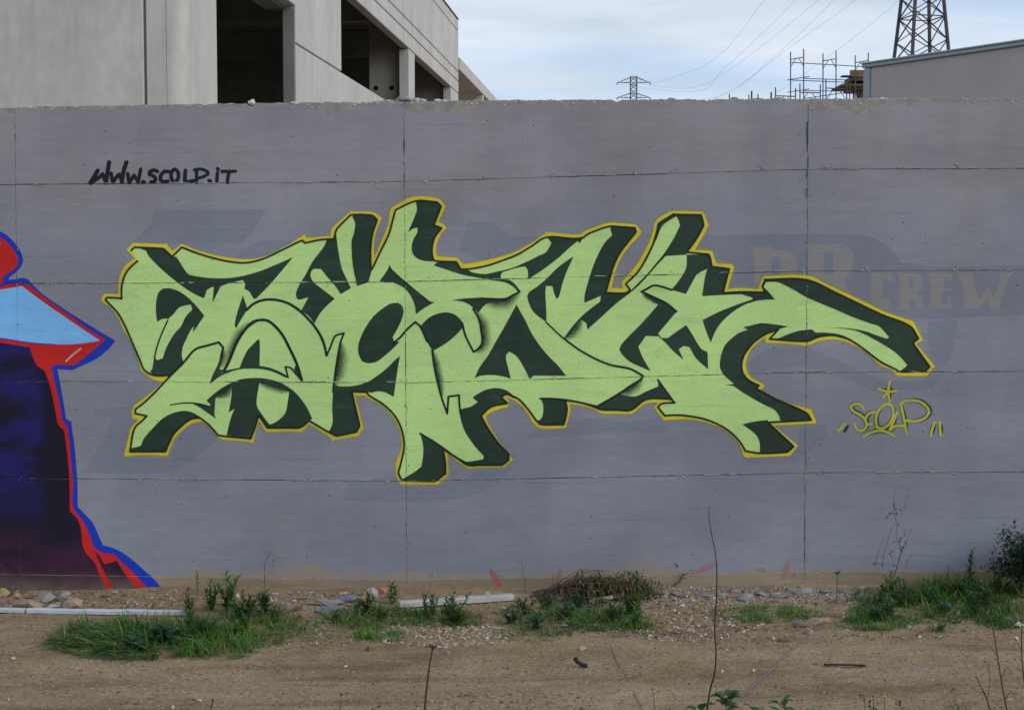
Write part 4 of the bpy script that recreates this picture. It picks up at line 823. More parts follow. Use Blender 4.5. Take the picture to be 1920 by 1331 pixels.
# ------------------------------------------------------------------ the unfinished prefab building on the left
AZ = math.atan(240 / FPX); YC = 19.6 - D
CN = at(345, 300, YC); CN.z = 0
DV = Vector((math.sin(AZ), math.cos(AZ), 0)); RV = Vector((math.cos(AZ), -math.sin(AZ), 0))
def side(px, py, off=0.0):         # (distance along the side wall, height) seen there
    d = ray(px, py); o = CAM - (CN + RV * off); t = -o.dot(RV) / d.dot(RV); p = CAM + d * t
    return (p - CN).dot(DV), p.z
def front(px, py=100):
    d = ray(px, py); o = CAM - CN; t = -o.dot(DV) / d.dot(DV); p = CAM + d * t
    return (p - CN).dot(RV), p.z
M_pre = simple('precast_concrete', (0.485, 0.472, 0.445), 0.9, 0.13, 0.9, 0.12, 30, stretch=(1, 1, 0.35))
M_pre2 = simple('weathered_front_concrete', (0.485, 0.473, 0.437), 0.9, 0.16, 0.8, 0.12, 25, stretch=(1, 1, 0.6))
def streak(m, amt):                # rain streaks running down the concrete
    t = m.node_tree; q = NT(t); b = t.nodes['Principled BSDF']; old = b.inputs['Base Color'].links[0].from_socket
    k = q.m('MULTIPLY', q.rng(q.noise(q.pos((3.5, 3.5, 0.12)), 1.6, 4, 0.6), 0.50, 0.72), q.rng(q.noise(q.pos((0.6, 0.6, 0.5)), 1.0, 3), 0.35, 0.65))
    q.set(b.inputs['Base Color'], q.mix(q.m('MULTIPLY', k, amt), old, (0.20, 0.19, 0.17)))
streak(M_pre, 0.32); streak(M_pre2, 0.28)
M_in = simple('dark_interior_concrete', (0.36, 0.35, 0.30), 0.95, 0.25, 0.5, 0.0)
M_in2 = simple('inner_pilaster_concrete', (0.34, 0.32, 0.27), 0.95, 0.15, 1.2, 0.0)
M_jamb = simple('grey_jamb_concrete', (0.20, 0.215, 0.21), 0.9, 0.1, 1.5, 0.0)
M_hole = simple('shade_black', (0.008, 0.008, 0.008), 0.9, 0.0, 1, 0)  # near black colour standing in for the shade inside holes and gaps
bd = tag(empty('prefab_building', CN, -AZ), 'unfinished pale concrete industrial building with open window bays', 'building')
def bx(name, x0, x1, y0, y1, z0, z1, mat, parent=bd):
    o = MB().box(x0, x1, y0, y1, z0, z1).build(name, mat, parent)
    bm = bmesh.new(); bm.from_mesh(o.data); bmesh.ops.bevel(bm, geom=bm.edges[:], offset=0.012, segments=1, affect='EDGES'); bm.to_mesh(o.data); bm.free(); return o
t1, t2, t3, v1, v2 = side(407, 100)[0], side(555, 60)[0], side(640, 100)[0], side(631, 100)[0], side(772, 60)[0]
p1, p2, q1, tend = side(767, 150)[0], side(778, 150)[0], side(846, 170)[0], side(859.3, 60)[0]
zs, zo, zc, zd, ze, zr = side(640, 135)[1], side(779, 102.6)[1], side(859.3, 153)[1], side(859.3, 135)[1], side(857.8, 57.6)[1], side(858.6, 37.9)[1]
ztop1 = side(554, 11)[1]
TW = 0.20; gp = 0.012
print('building', [round(v, 2) for v in (t1, t2, t3, v1, v2, p1, p2, q1, tend, zs, zo, zc, zd, ze, zr, ztop1)])
bx('wall_panel', -TW, 0, 0.30, t1, 0, zr, M_pre)
bx('wall_panel', -TW, 0, t1 + gp, t2 - gp, ztop1, zr, M_pre)
bx('wall_panel', -TW, 0, t2, v1 - gp, zs + gp, zr, M_pre)
bx('wall_panel', -TW, 0, v1 + gp, t3, zs + gp, zr, M_pre)
bx('sill_panel', -TW, 0, t2, v1 - gp, 0, zs - gp, M_pre)
bx('sill_panel', -TW, 0, v1 + gp, v2, 0, zs - gp, M_pre)
bx('sill_panel', -TW, 0, v2 + 2 * gp, tend, 0, zs - gp, M_pre)
for y0, y1 in ((t3 + gp, v2 - gp), (v2 + gp, tend)):
    for z0, z1 in ((zo, zc), (zc, zd), (zd, ze), (ze, zr)):
        bx('fascia_panel', -TW, 0, y0, y1, z0 + gp, z1 - gp, M_pre)
bx('wall_backing', -TW - 0.02, -0.06, t3 + 0.05, tend - 0.05, zo + 0.02, zr - 0.05, M_in2)
for y0, y1 in ((p1, p2), (q1, tend)): bx('pillar', -TW - 0.05, -0.004, y0, y1, zs + 0.02, zo - 0.005, M_pre)
xi0, xi1 = -1.05, -TW - 0.055
pil = bx('inner_pilaster', xi0, xi1, p1 + 0.25, p1 + 0.55, zs - 1.0, zr - 1.2, M_in2)
bx('inner_pilaster', xi0 - 0.3, xi1, q1 + 0.25, q1 + 0.55, zs - 1.0, zr - 1.2, M_in2)
for fx in (0.22, 0.72):
    mb = MB(); cx = xi0 + (xi1 - xi0) * fx; cz = zs + (zo - zs) * 0.42
    n = 14; mb.add([(cx + 0.06 * math.cos(2 * math.pi * k / n), p1 + yy, cz + 0.06 * math.sin(2 * math.pi * k / n)) for yy in (0.243, 0.30) for k in range(n)], [tuple(range(n))] + [(k, (k + 1) % n, n + (k + 1) % n, n + k) for k in range(n)])
    h_ = mb.build('bolt_hole', M_hole, pil)  # black disc on the face, its colour painted as the hole's shade
# door bay reveal and lintel
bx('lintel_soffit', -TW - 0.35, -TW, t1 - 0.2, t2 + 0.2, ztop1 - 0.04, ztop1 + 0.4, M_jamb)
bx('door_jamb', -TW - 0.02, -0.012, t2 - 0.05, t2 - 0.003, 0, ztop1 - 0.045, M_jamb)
# front
xj = front(271.5)[0]; xr_ = front(312)[0]
bx('front_panel', -26, xj - 0.018, 0, 0.28, 0, zr, M_pre2)
bx('front_panel', xj + 0.018, xr_, 0, 0.28, 0, zr, M_pre2)
bx('front_backing', -25.9, xr_, 0.07, 0.27, 0.1, zr - 0.1, M_in2)
mb = MB(); rr = -xr_; n = 12
prof = [(xr_ + rr * math.sin(math.pi / 2 * k / n), rr - rr * math.cos(math.pi / 2 * k / n)) for k in range(n + 1)] + [(0, 0.29), (-TW, 0.29), (xr_, 0.28)]
prof = [(min(x, 0), y) for x, y in prof]
m_ = len(prof); mb.add([(x + 0.003, y + 0.001, z) for z in (0, zr + 0.01) for x, y in prof], [tuple(range(m_))[::-1], tuple(m_ + k for k in range(m_))] + [(k, (k + 1) % m_, m_ + (k + 1) % m_, m_ + k) for k in range(m_)])
mb.build('corner_column', M_pre2, bd)
# closed shell behind, so that the bays look into a dark hall
bx('roof', -26, -0.05, 0.02, tend - 0.02, zr - 0.5, zr - 0.02, M_in)
bx('rear_wall', -26, -0.32, tend - 0.3, tend - 0.02, 0, zr - 0.52, M_in)
bx('far_wall', -26, -25.7, 0.3, tend - 0.32, 0, zr - 0.52, M_in)
bx('hall_floor', -25.6, -0.32, 0.32, tend - 0.35, 0.02, 0.12, M_in)
bx('roof_edge', -26, 0.02, -0.0, tend + 0.015, zr + 0.012, zr + 0.055, simple('lead_flashing', (0.10, 0.10, 0.10), 0.6))
for yy in (7.0, 14.0, 21.0, 28.0): bx('roof_beam', -25.6, -0.36, yy, yy + 0.4, zr - 1.3, zr - 0.52, M_in)
bx('partition', -25, -8, t2 - 1, t2 - 0.8, 0.13, 3.0, M_in2)

# the lower open structure that continues behind it
c1 = side(906.5, 150)[0]; tt = side(945, 190)[0]
cz1, cz0 = side(862, 108)[1], side(862, 131)[1]
cn = tag(empty('concrete_canopy', CN + DV * (tend + 0.4), -AZ), 'low concrete canopy running on behind the unfinished building', 'canopy')
ln = tt + 6 - tend
bx('edge_beam', -0.25, 0, 0.0, ln, cz0, cz1, M_pre, cn)
bx('roof_slab', -3.2, -0.255, 0.0, ln, cz1 - 0.30, cz1 - 0.06, M_pre2, cn)
for yy in (c1 - tend - 0.4, c1 - tend + 8): bx('pillar', -0.32, -0.03, yy, yy + 0.4, 0, cz0 - 0.005, M_pre, cn)
bx('end_wall', -6.2, -0.34, c1 - tend - 0.15, c1 - tend + 0.1, 0, cz0 - 0.35, M_pre2, cn)
bx('rear_beam', -3.4, -3.2, 0.0, ln, cz0 - 0.2, cz1, M_pre2, cn)

# ------------------------------------------------------------------ the warehouse on the right
WY = 30 - D; cw = at(1620.5, 300, WY); cw.z = 0
wa = math.atan(1836 / FPX)         # its front turns this far away from our wall
EV = Vector((math.sin(wa), -math.cos(wa), 0))
wh = at(1620.5, 127.5, WY).z
M_stucco = simple('brown_grey_render', (0.45, 0.42, 0.395), 0.95, 0.06, 0.6, 0.5, 60)
M_trim = simple('pale_blue_metal_trim', (0.33, 0.38, 0.42), 0.5, 0.06, 1, 0.0)
ware = tag(empty('warehouse', cw, -math.pi / 2 + (math.pi / 2 - math.atan2(EV.x, EV.y)) + 0), 'flat roofed brown rendered warehouse with pale blue roof trim', 'warehouse')
ang = math.atan2(EV.y, EV.x); ware.rotation_euler = (0, 0, ang)   # local x runs along the front towards us, local y away behind
bx('rendered_wall', 0.14, 16, 0.0, 12, 0, wh - 0.01, M_stucco, ware)
bx('corner_trim', -0.03, 0.135, -0.035, 12.0, 0, wh - 0.02, M_trim, ware)
bx('roof_trim', -0.06, 16.1, -0.05, 12.1, wh - 0.005, wh + 0.06, M_trim, ware)
bx('roof_trim', -0.08, 16.12, -0.07, 12.12, wh + 0.065, wh + 0.10, simple('grey_gutter_edge', (0.34, 0.40, 0.41), 0.5, 0.05, 1, 0), ware)

# ------------------------------------------------------------------ pylons
M_steel = simple('dark_galvanised_steel', (0.050, 0.045, 0.058), 0.6, 0.2, 2, 0)
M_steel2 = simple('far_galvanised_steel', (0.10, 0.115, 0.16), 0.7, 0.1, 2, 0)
def pylon(base, rot, levels, arms, legw, braw, label, mat, name='pylon'):
    r = tag(empty(name, base, rot), label, 'pylon', 'electricity pylons behind the wall')
    def cor(k, h):
        s_ = h[1]; return Vector(((-s_, s_, s_, -s_)[k], (-s_, -s_, s_, s_)[k], h[0]))
    for k in range(4):
        m_ = MB()
        for a, b in zip(levels, levels[1:]): m_.bar(cor(k, a), cor(k, b), legw)
        m_.build('leg', mat, r)
    for i, (a, b) in enumerate(zip(levels, levels[1:])):
        for k in range(4):
            m_ = MB(); k2 = (k + 1) % 4
            m_.bar(cor(k, a), cor(k2, b), braw); m_.bar(cor(k2, a), cor(k, b), braw * 0.8)
            if i % 2 == 0: m_.bar(cor(k, b), cor(k2, b), braw)
            m_.build('cross_brace', mat, r)
    for z, ln_, hgt in arms:
        w_ = 0.6 if len(levels) < 6 else levels[-1][1]
        for sg in (-1, 1):
            m_ = MB(); tip = Vector((sg * ln_, 0, z)); w0 = levels[-1][1]
            for y in (-w0, w0):
                m_.bar((sg * w0, y, z), tip, braw); m_.bar((sg * w0, y, z + hgt), tip, braw)
            for f in (0.33, 0.66):
                x = sg * (w0 + (ln_ - w0) * f); m_.bar((x, -w0 * (1 - f), z), (x, w0 * (1 - f), z), braw * 0.7); m_.bar((x, 0, z), (x, 0, z + hgt * (1 - f)), braw * 0.7)
            m_.bar(tip, tip + Vector((0, 0, -0.5)), braw * 2.2)
            m_.build('cross_arm', mat, r)
    return r
PZ = 130.0; PY = PZ - D; pc = at(1729.5, 115, PY)
def pyz(y): return at(1729, y, PY).z
k_ = PZ / FPX
lv = []
zb = 0.0; ztp = pyz(-300)
def half(z):
    y = 485 - (z - HC) / k_; return max(0.55, 36.9 * k_ * (1 + (y - 115) * (12.55 / 115) / 49.75))
step_y = [485 + 13, 390, 305, 232, 165, 120, 83, 40, 3, -35, -70, -105, -140, -175, -205, -235, -262, -290]
for y in step_y: z = max(-0.3, (485 - y) * k_ + HC); lv.append((z, half(z)))
slant = Vector((0, 0, 0))
pylon(Vector((pc.x - 0.1, PY, 0)), math.radians(12.5), lv, [(lv[-6][0], 5.2, 1.2), (lv[-3][0], 4.4, 1.2), (lv[-1][0] - 1.0, 3.6, 1.0)], 0.22, 0.085, 'tall dark lattice pylon rising behind the brown warehouse', M_steel)
FZ = 360.0; FY = FZ - D; fc = at(1188, 150, FY)
fz = lambda y: at(1188, y, FY).z
flv = [(-0.3, 3.0), (9, 2.3), (18, 1.6), (26, 1.05), (fz(200), 0.75), (fz(192), 0.74), (fz(184), 0.74), (fz(176), 0.74), (fz(168), 0.74), (fz(160), 0.74), (fz(152), 0.74), (fz(144.5), 0.74)]
pylon(Vector((fc.x, FY, 0)), 0.0, flv, [(fz(183.5), 3.8, 0.95), (fz(155.5), 3.8, 1.15)], 0.17, 0.10, 'small distant pylon with two cross arms above the wall top', M_steel2)
# conductors between the two pylons
M_wire = simple('grey_conductor', (0.48, 0.51, 0.58), 0.7, 0, 1, 0)
wires = [
 ([(1219, 159, FY), (1330, 118, 240), (1433, 0, 165), (1560, -190, PY)], 'highest of the power cables, from the upper arm of the far pylon'),
 ([(1157, 159, FY), (1300, 172, 260), (1360, 127, 220), (1492, 0, 165), (1640, -185, PY)], 'power cable sagging below the highest one'),
 ([(1219, 160, FY), (1290, 166, 270), (1360, 136.5, 215), (1535, 0, 160), (1690, -160, PY)], 'third power cable down, curving from behind the far pylon'),
 ([(1220, 186, FY), (1272, 190, 300), (1360, 177, 230), (1450, 108, 185), (1563.6, 0, 155), (1700, -160, PY)], 'fourth power cable down, meeting the fifth just above the wall'),
 ([(1219, 188, FY), (1300, 198, 290), (1380, 164, 225), (1480, 90, 180), (1604, 0, 155), (1740, -125, PY)], 'fifth power cable down, left of the scaffolding frames'),
 ([(1225, 230, FY), (1380, 216, 250), (1458, 173, 210), (1568, 96, 175), (1687, 0, 150), (1790, -105, PY)], 'lowest power cable, crossing behind the scaffolding'),
]
def spl(P, n=8):
    P = [Vector(p) for p in P]; o_ = []
    for i in range(len(P) - 1):
        p0, p1_, p2_, p3 = P[max(i - 1, 0)], P[i], P[i + 1], P[min(i + 2, len(P) - 1)]
        for j in range(n):
            t = j / n; o_.append(0.5 * ((2 * p1_) + (p2_ - p0) * t + (2 * p0 - 5 * p1_ + 4 * p2_ - p3) * t * t + (3 * p1_ - p0 - 3 * p2_ + p3) * t**3))
    o_.append(P[-1]); return o_
for P, lab in wires:
    tag(MB().tube(spl([at(*p) for p in P], 10), 0.020, 0.010, 4).build('power_line', M_wire), lab, 'cable', 'power lines between the pylons')

# ------------------------------------------------------------------ scaffolding and the unfinished block beside the warehouse
M_tube = simple('rusty_scaffold_tube', (0.075, 0.062, 0.066), 0.6, 0.2, 2, 0)
SY = 82.0
def s_(zx, zy, dy=0.0): return at(1360 + zx / 6.337, zy / 6.337, SY + dy)
sc_ = tag(empty('scaffolding', s_(1100, 1500)), 'tall thin scaffolding frames standing above the wall beside the warehouse', 'scaffolding')
def st_part(name, segs, r=0.035):
    m_ = MB()
    for a, b in segs: m_.tube([a, b], r, None, 5)
    o = m_.build(name, M_tube, sc_); o.matrix_parent_inverse = Matrix.Translation(-Vector(sc_.location)); return o
BZ = 2200
def frame(xl, yl, xr2, yr, lx0, ly0, lx1, ly1, dy):
    st_part('standard', [(s_(xl, yl, dy), s_(xl, BZ, dy))]); st_part('standard', [(s_(xr2, yr, dy + 1.2), s_(xr2, BZ, dy + 1.2))])
    st_part('ledger', [(s_(lx0, ly0, dy), s_(lx1, ly1, dy + 1.2))], 0.03)
    st_part('brace', [(s_(xl, ly0 + 95, dy), s_(lx0 + 62, ly0 - 8, dy + .4))], 0.022); st_part('brace', [(s_(lx1 - 55, ly1 + 16, dy + .8), s_(xr2, ly1 + 110, dy + 1.2))], 0.022)
frame(775, 620, 930, 585, 775, 710, 930, 683, 0); frame(1160, 640, 1315, 605, 1160, 728, 1315, 703, 0.3); frame(1543, 660, 1698, 630, 1543, 750, 1698, 722, 0.6)
for a, b in (((780, 745), (1690, 800)), ((735, 955), (1000, 912)), ((930, 935), (1500, 955)), ((780, 955), (1500, 985)), ((740, 1100), (1000, 1060)), ((930, 1080), (1500, 1090)), ((930, 1175), (1440, 1100))):
    st_part('guard_rail', [(s_(*a, 0.2), s_(*b, 0.9))], 0.026)
for xl, yl, xr2, yr, ly0, ly1 in ((596, 1040, 834, 1050, 1142, 1150), (886, 995, 1128, 1005, 1100, 1108), (1195, 945, 1442, 955, 1050, 1062)):
    st_part('standard', [(s_(xl, yl, -3), s_(xl, BZ, -3))]); st_part('standard', [(s_(xr2, yr, -3), s_(xr2, BZ, -3))])
    st_part('ledger', [(s_(xl, ly0, -3), s_(xr2, ly1, -3))], 0.032)
    st_part('brace', [(s_(xl + 15, ly0 + 120, -3), s_(xl + 95, ly0 + 8, -3))], 0.022); st_part('brace', [(s_(xr2 - 95, ly1 + 4, -3), s_(xr2 - 15, ly1 + 115, -3))], 0.022)
st_part('standard', [(s_(1478, 990, -2), s_(1478, BZ, -2))])
for i, (x, y) in enumerate(((48, 1120), (280, 1130), (313, 1083), (388, 1120), (545, 1095))):
    m_ = MB(); p = s_(x, y, -6); m_.tube([p, (p.x, p.y, 0)], 0.045 if i in (2, 4) else 0.032, None, 6)
    tag(m_.build('steel_post', M_tube), ['thin steel post farthest from the scaffolding, its tip just above the wall', 'short thin steel post touching the taller one above the wall', 'tallest of the free standing steel posts left of the scaffolding', 'short steel post alone between two taller posts above the wall', 'thick steel post nearest to the scaffolding above the wall'][i], 'post', 'steel posts above the wall')
M_wood = simple('formwork_timber', (0.19, 0.125, 0.065), 0.9, 0.3, 3, 0.1)
M_redst = simple('red_brown_props', (0.10, 0.045, 0.04), 0.8, 0.2, 2, 0)
fw = tag(empty('unfinished_block', s_(1580, 1600, 1.5)), 'raw concrete block with brown timber formwork between scaffolding and warehouse', 'construction')
def fwb(name, x0, y0, x1, y1, d0, d1, mat):
    a_, b2 = s_(x0, y1, d0), s_(x1, y0, d0); o = MB().box(a_.x, b2.x, a_.y, a_.y + (d1 - d0), a_.z, b2.z).build(name, mat, fw); o.matrix_parent_inverse = Matrix.Translation(-Vector(fw.location)); return o
M_brick = simple('raw_brown_block', (0.135, 0.095, 0.065), 0.95, 0.3, 2.5, 0.2)
fwb('timber_panel', 1482, 835, 1690, 905, 1.2, 1.3, M_wood)
fwb('upper_beam', 1500, 908, 1690, 960, 1.5, 3.5, M_brick); fwb('upper_beam', 1392, 897, 1502, 912, 1.4, 2.0, M_redst)
fwb('slab', 1385, 998, 1690, 1022, 1.0, 4.0, M_brick); fwb('slab', 1520, 1024, 1690, 1060, 1.3, 4.0, M_brick)
fwb('gap_shade', 1580, 962, 1690, 996, 2.0, 3.5, M_hole)  # black box painted in as the shade of the gap under the beam
fwb('prop', 1512, 1062, 1535, BZ, 1.5, 1.8, M_redst); fwb('prop', 1590, 1062, 1690, BZ, 1.9, 3.0, M_brick)
for a, b in (((1510, 905), (1530, 850)), ((1570, 890), (1600, 845))):
    o = MB().bar(s_(*a, 1.0), s_(*b, 1.0), 0.12, 0.05).build('timber_strut', M_wood, fw); o.matrix_parent_inverse = Matrix.Translation(-Vector(fw.location))
o = MB().bar(s_(1540, 1130, 1.4), s_(1600, 1060, 1.4), 0.06).bar(s_(1540, 1135, 1.4), s_(1595, 1140, 1.4), 0.05).build('prop_brace', M_redst, fw); o.matrix_parent_inverse = Matrix.Translation(-Vector(fw.location))
# ------------------------------------------------------------------ loose stones and debris
M_stone = tinted('stone', 0.95, 0.5, 60, 0.22)
M_gravel = tinted('gravel', 0.95, 0.0, 40, 0.2)
rg = random.Random(5)
def pick(*w):
    r = rg.random() * sum(x[0] for x in w)
    for x in w:
        r -= x[0]
        if r <= 0: return x[1]
    return w[-1][1]
BEI, TAN, GRY, WHT, BRN, DRK, PNK = (0.30, 0.225, 0.15), (0.235, 0.165, 0.105), (0.235, 0.225, 0.215), (0.45, 0.42, 0.37), (0.15, 0.105, 0.068), (0.075, 0.06, 0.05), (0.30, 0.20, 0.155)
gv = MB()
CHIPS = []
for i in range(9):                                                 # angular chippings: hulls of a few random points
    b0 = bmesh.new()
    for _ in range(11): b0.verts.new(Vector((rg.gauss(0, 1), rg.gauss(0, 1), rg.gauss(0, 1))).normalized() * rg.uniform(.75, 1.1))
    r0 = bmesh.ops.convex_hull(b0, input=b0.verts[:]); bmesh.ops.delete(b0, geom=[g for g in r0['geom_interior'] if isinstance(g, bmesh.types.BMVert)], context='VERTS')
    b0.verts.index_update(); CHIPS.append(([v.co.copy() for v in b0.verts], [tuple(v.index for v in f.verts) for f in b0.faces])); b0.free()
def chip(mb, c, sx, sy, sz, col):
    V, F = CHIPS[rg.randrange(9)]; a = rg.uniform(0, 6.28); ca, sa = math.cos(a), math.sin(a)
    mb.add([(c[0] + (v.x * ca - v.y * sa) * sx, c[1] + (v.x * sa + v.y * ca) * sy, c[2] + v.z * sz) for v in V], F, col)
def scatter(n, fn, smin, smax, *w):
    for _ in range(n):
        px, py = fn(); p = ground(px, py)
        if p.y > -0.035: p.y = -0.035 - 0.05 * rg.random(); p.z = gz(p.x, p.y)
        s = smin + (smax - smin) * rg.random() ** 2.6
        c = pick(*w); k = rg.uniform(0.75, 1.25); c = tuple(v * k for v in c)
        chip(gv, (p.x, p.y, p.z + s * 0.12), s * rg.uniform(.7, 1.3), s * rg.uniform(.7, 1.2), s * rg.uniform(.4, .8), c)
def ellp(cx, cy, rx, ry):
    def f():
        while True:
            a, b = rg.uniform(-1, 1), rg.uniform(-1, 1)
            if a * a + b * b < 1: return cx + rx * a, cy + ry * b
    return f
rect = lambda x0, x1, y0, y1: (lambda: (rg.uniform(x0, x1), rg.uniform(y0, y1)))
MIX1 = ((4, BEI), (6, TAN), (0.8, GRY), (0.22, WHT), (5, BRN), (1.2, DRK), (1, PNK))
scatter(4600, rect(-20, 1940, 1150, 1345), 0.0018, 0.0075, *MIX1)
scatter(1500, rect(-20, 1940, 1240, 1345), 0.0018, 0.0085, *MIX1)
scatter(700, rect(-20, 1940, 1108, 1160), 0.003, 0.017, (3, (0.17, 0.16, 0.15)), (4, TAN), (.4, WHT), (4, BRN), (1, PNK), (1, BEI))
scatter(1900, ellp(1275, 1158, 180, 44), 0.003, 0.014, (5, (0.38, 0.30, 0.215)), (2, GRY), (1, WHT), (2, PNK), (3, BRN), (1, DRK))
scatter(420, ellp(1420, 1190, 160, 30), 0.003, 0.011, *MIX1)
scatter(1300, ellp(830, 1190, 135, 24), 0.003, 0.013, (6, (0.39, 0.30, 0.205)), (1, GRY), (1, WHT), (2, PNK), (2, BRN))
scatter(420, ellp(590, 1195, 90, 22), 0.003, 0.012, *MIX1)
scatter(520, rect(0, 345, 1108, 1140), 0.004, 0.020, (3, BEI), (2, GRY), (.5, WHT), (4, BRN), (2, PNK), (2, TAN))
scatter(380, rect(500, 760, 1110, 1150), 0.004, 0.018, (3, GRY), (2, BEI), (1, WHT), (2, BRN))
scatter(2600, rect(1225, 1655, 1100, 1133), 0.0025, 0.010, (5, (0.27, 0.262, 0.258)), (3, (0.34, 0.33, 0.32)), (0.5, WHT), (3, BRN), (2, TAN))
scatter(350, rect(1560, 1920, 1145, 1200), 0.003, 0.015, *MIX1)
scatter(260, rect(700, 1110, 1300, 1345), 0.003, 0.012, *MIX1)
scatter(9000, rect(-20, 1940, 1150, 1345), 0.0012, 0.0042, (5, (0.33, 0.26, 0.18)), (4, BEI), (3, TAN), (2, BRN), (.5, GRY), (.8, DRK))
scatter(2500, rect(-20, 1940, 1108, 1165), 0.0015, 0.005, (4, BEI), (3, TAN), (3, BRN), (1, GRY), (1, DRK))
scatter(1700, rect(-20, 1940, 1165, 1345), 0.0022, 0.0062, (5, (0.40, 0.31, 0.21)), (3, (0.34, 0.25, 0.17)), (2, (0.085, 0.06, 0.04)), (1, (0.36, 0.33, 0.29)))
tag(gv.build('gravel', M_gravel), kind='stuff')
# crushed, half buried debris bands at the foot of the wall
M_chunk = tinted('broken_concrete', 0.95, 0.6, 70, 0.25)
def rock(name, px, py, w, h, col, label, d=None, cat='stone', seed=None, flat=1.0, rz=0.0, group=None, mat=None, sub=3):
    p = ground(px, py); k = 1 / ppm(p.y); W_, H_ = w * k, h * k; Dp = (d if d else 0.8) * W_
    if p.y + Dp * 0.5 > -0.02: p.y = -0.02 - Dp * 0.5
    sd = seed if seed is not None else px * 0.37; rr_ = random.Random(int(sd * 100)); mb = MB(); bm = bmesh.new()
    long_ = W_ > 3.2 * H_ and w > 55
    for i in range(15 if not long_ else 30):                       # an angular stone: the hull of points near an ellipsoid
        v = Vector((rr_.gauss(0, 1), rr_.gauss(0, 1), rr_.gauss(0, 1))).normalized(); k2 = rr_.uniform(.70, 1.12)
        bm.verts.new((v.x * W_ * .52 * k2, v.y * Dp * .5 * k2, max(v.z * k2, -.45) * H_ * .66))
    r_ = bmesh.ops.convex_hull(bm, input=bm.verts[:]); bmesh.ops.delete(bm, geom=[g for g in r_['geom_interior'] if isinstance(g, bmesh.types.BMVert)], context='VERTS')
    bmesh.ops.subdivide_edges(bm, edges=bm.edges[:], cuts=1 if not long_ else 3, use_grid_fill=True, smooth=0.0)
    bmesh.ops.triangulate(bm, faces=bm.faces[:]); bm.verts.index_update()
    amp = (0.045 if not long_ else 0.11) * min(W_, 3 * H_)
    mb.add([v.co + amp * Vector((noise.noise(v.co * 26 + Vector((sd, 0, 0))), noise.noise(v.co * 26 + Vector((0, sd, 0))), noise.noise(v.co * 26 + Vector((0, 0, sd))))) for v in bm.verts], [tuple(v.index for v in f.verts) for f in bm.faces], col); bm.free()
    o = mb.build(name, mat or M_stone); o.location = (p.x, p.y, gz(p.x, p.y) + H_ * 0.24); o.rotation_euler = (0, 0, rz)
    return tag(o, label, cat, group)
TER = (0.42, 0.20, 0.115)
GS = 'loose stones at the foot of the wall'
rock('stone', 8, 1117, 26, 20, (0.36, 0.27, 0.13), 'yellowish rounded stone at the far left end of the wall foot', group=GS)
rock('stone', 83, 1128, 40, 26, (0.235, 0.215, 0.20), 'large grey boulder behind the yellowish ones, under the dark painted cape', group=GS)
rock('stone', 58, 1141, 54, 24, (0.31, 0.235, 0.145), 'broad yellow brown stone resting just behind the white strip', group=GS)
rock('stone', 134, 1141, 44, 32, (0.33, 0.235, 0.165), 'tall pinkish beige boulder right behind the white strip', group=GS)
rock('stone', 118, 1122, 34, 20, (0.27, 0.25, 0.235), 'grey stone leaning behind the pinkish boulder', group=GS)
rock('stone', 98, 1138, 32, 7, (0.42, 0.39, 0.34), 'flat white shard lying between the two beige boulders', flat=1, group=GS)
rock('stone', 32, 1121, 22, 12, (0.29, 0.21, 0.15), 'small brownish stone between the yellowish and the grey boulder', group=GS)
rock('stone', 245, 1128, 18, 9, (0.33, 0.24, 0.17), 'small pink stone lying below the red painted foot', group=GS)
rock('stone', 446, 1120, 12, 9, (0.5, 0.47, 0.42), 'small white pebble just right of the tall green weeds', group=GS)
rock('broken_slab', 541, 1147, 62, 30, (0.225, 0.185, 0.155), 'big sloping grey brown slab fragment behind the grass', d=0.6, cat='rubble', mat=M_chunk)
rock('broken_slab', 610, 1133, 74, 15, (0.27, 0.215, 0.175), 'long low pinkish slab fragment right of the sloping one', d=0.35, cat='rubble', mat=M_chunk)
rock('broken_slab', 650, 1128, 64, 16, (0.16, 0.165, 0.20), 'dark bluish grey slab fragment beside the terracotta pieces', d=0.4, cat='rubble', rz=0.15, mat=M_chunk)
rock('broken_slab', 620, 1146, 66, 14, (0.19, 0.19, 0.205), 'low grey slab fragment just behind the middle grass', d=0.4, cat='rubble', rz=0.1, mat=M_chunk)
rock('terracotta_fragment', 718, 1112, 26, 18, TER, 'round terracotta fragment on the right of the white rubble lump', cat='rubble')
rock('terracotta_fragment', 683, 1124, 18, 12, TER, 'small terracotta fragment on the left of the white rubble lump', cat='rubble')
rock('stone', 697, 1117, 30, 20, (0.40, 0.34, 0.29), 'whitish rubble lump between the terracotta fragments', cat='rubble', group=GS)
rock('stone', 848, 1116, 14, 9, (0.36, 0.33, 0.29), 'small grey stone behind the middle of the white board', group=GS)
rock('stone', 913, 1116, 16, 8, (0.34, 0.31, 0.27), 'small pale stone behind the right half of the white board', group=GS)
rock('stone', 946, 1143, 14, 9, (0.42, 0.40, 0.37), 'pale grey stone in front of the right end of the white board', group=GS)
rock('stone', 892, 1183, 16, 12, (0.36, 0.26, 0.20), 'pinkish stone at the edge of the gravel, beside a green tuft', group=GS)
rock('stone', 840, 1225, 14, 8, (0.21, 0.18, 0.15), 'dull brown stone on bare earth near the dark flower stalk', group=GS)
rock('stone', 1093, 1219, 18, 10, (0.40, 0.28, 0.19), 'smooth beige stone on open earth above the black scrap', group=GS)
rock('stone', 1055, 1175, 24, 10, (0.24, 0.20, 0.18), 'grey stone half hidden at the lower left of the middle grass', group=GS)
rock('stone', 1498, 1174, 36, 17, (0.16, 0.14, 0.125), 'dark grey wedge shaped stone left of the flat tan one', d=0.5, group=GS)
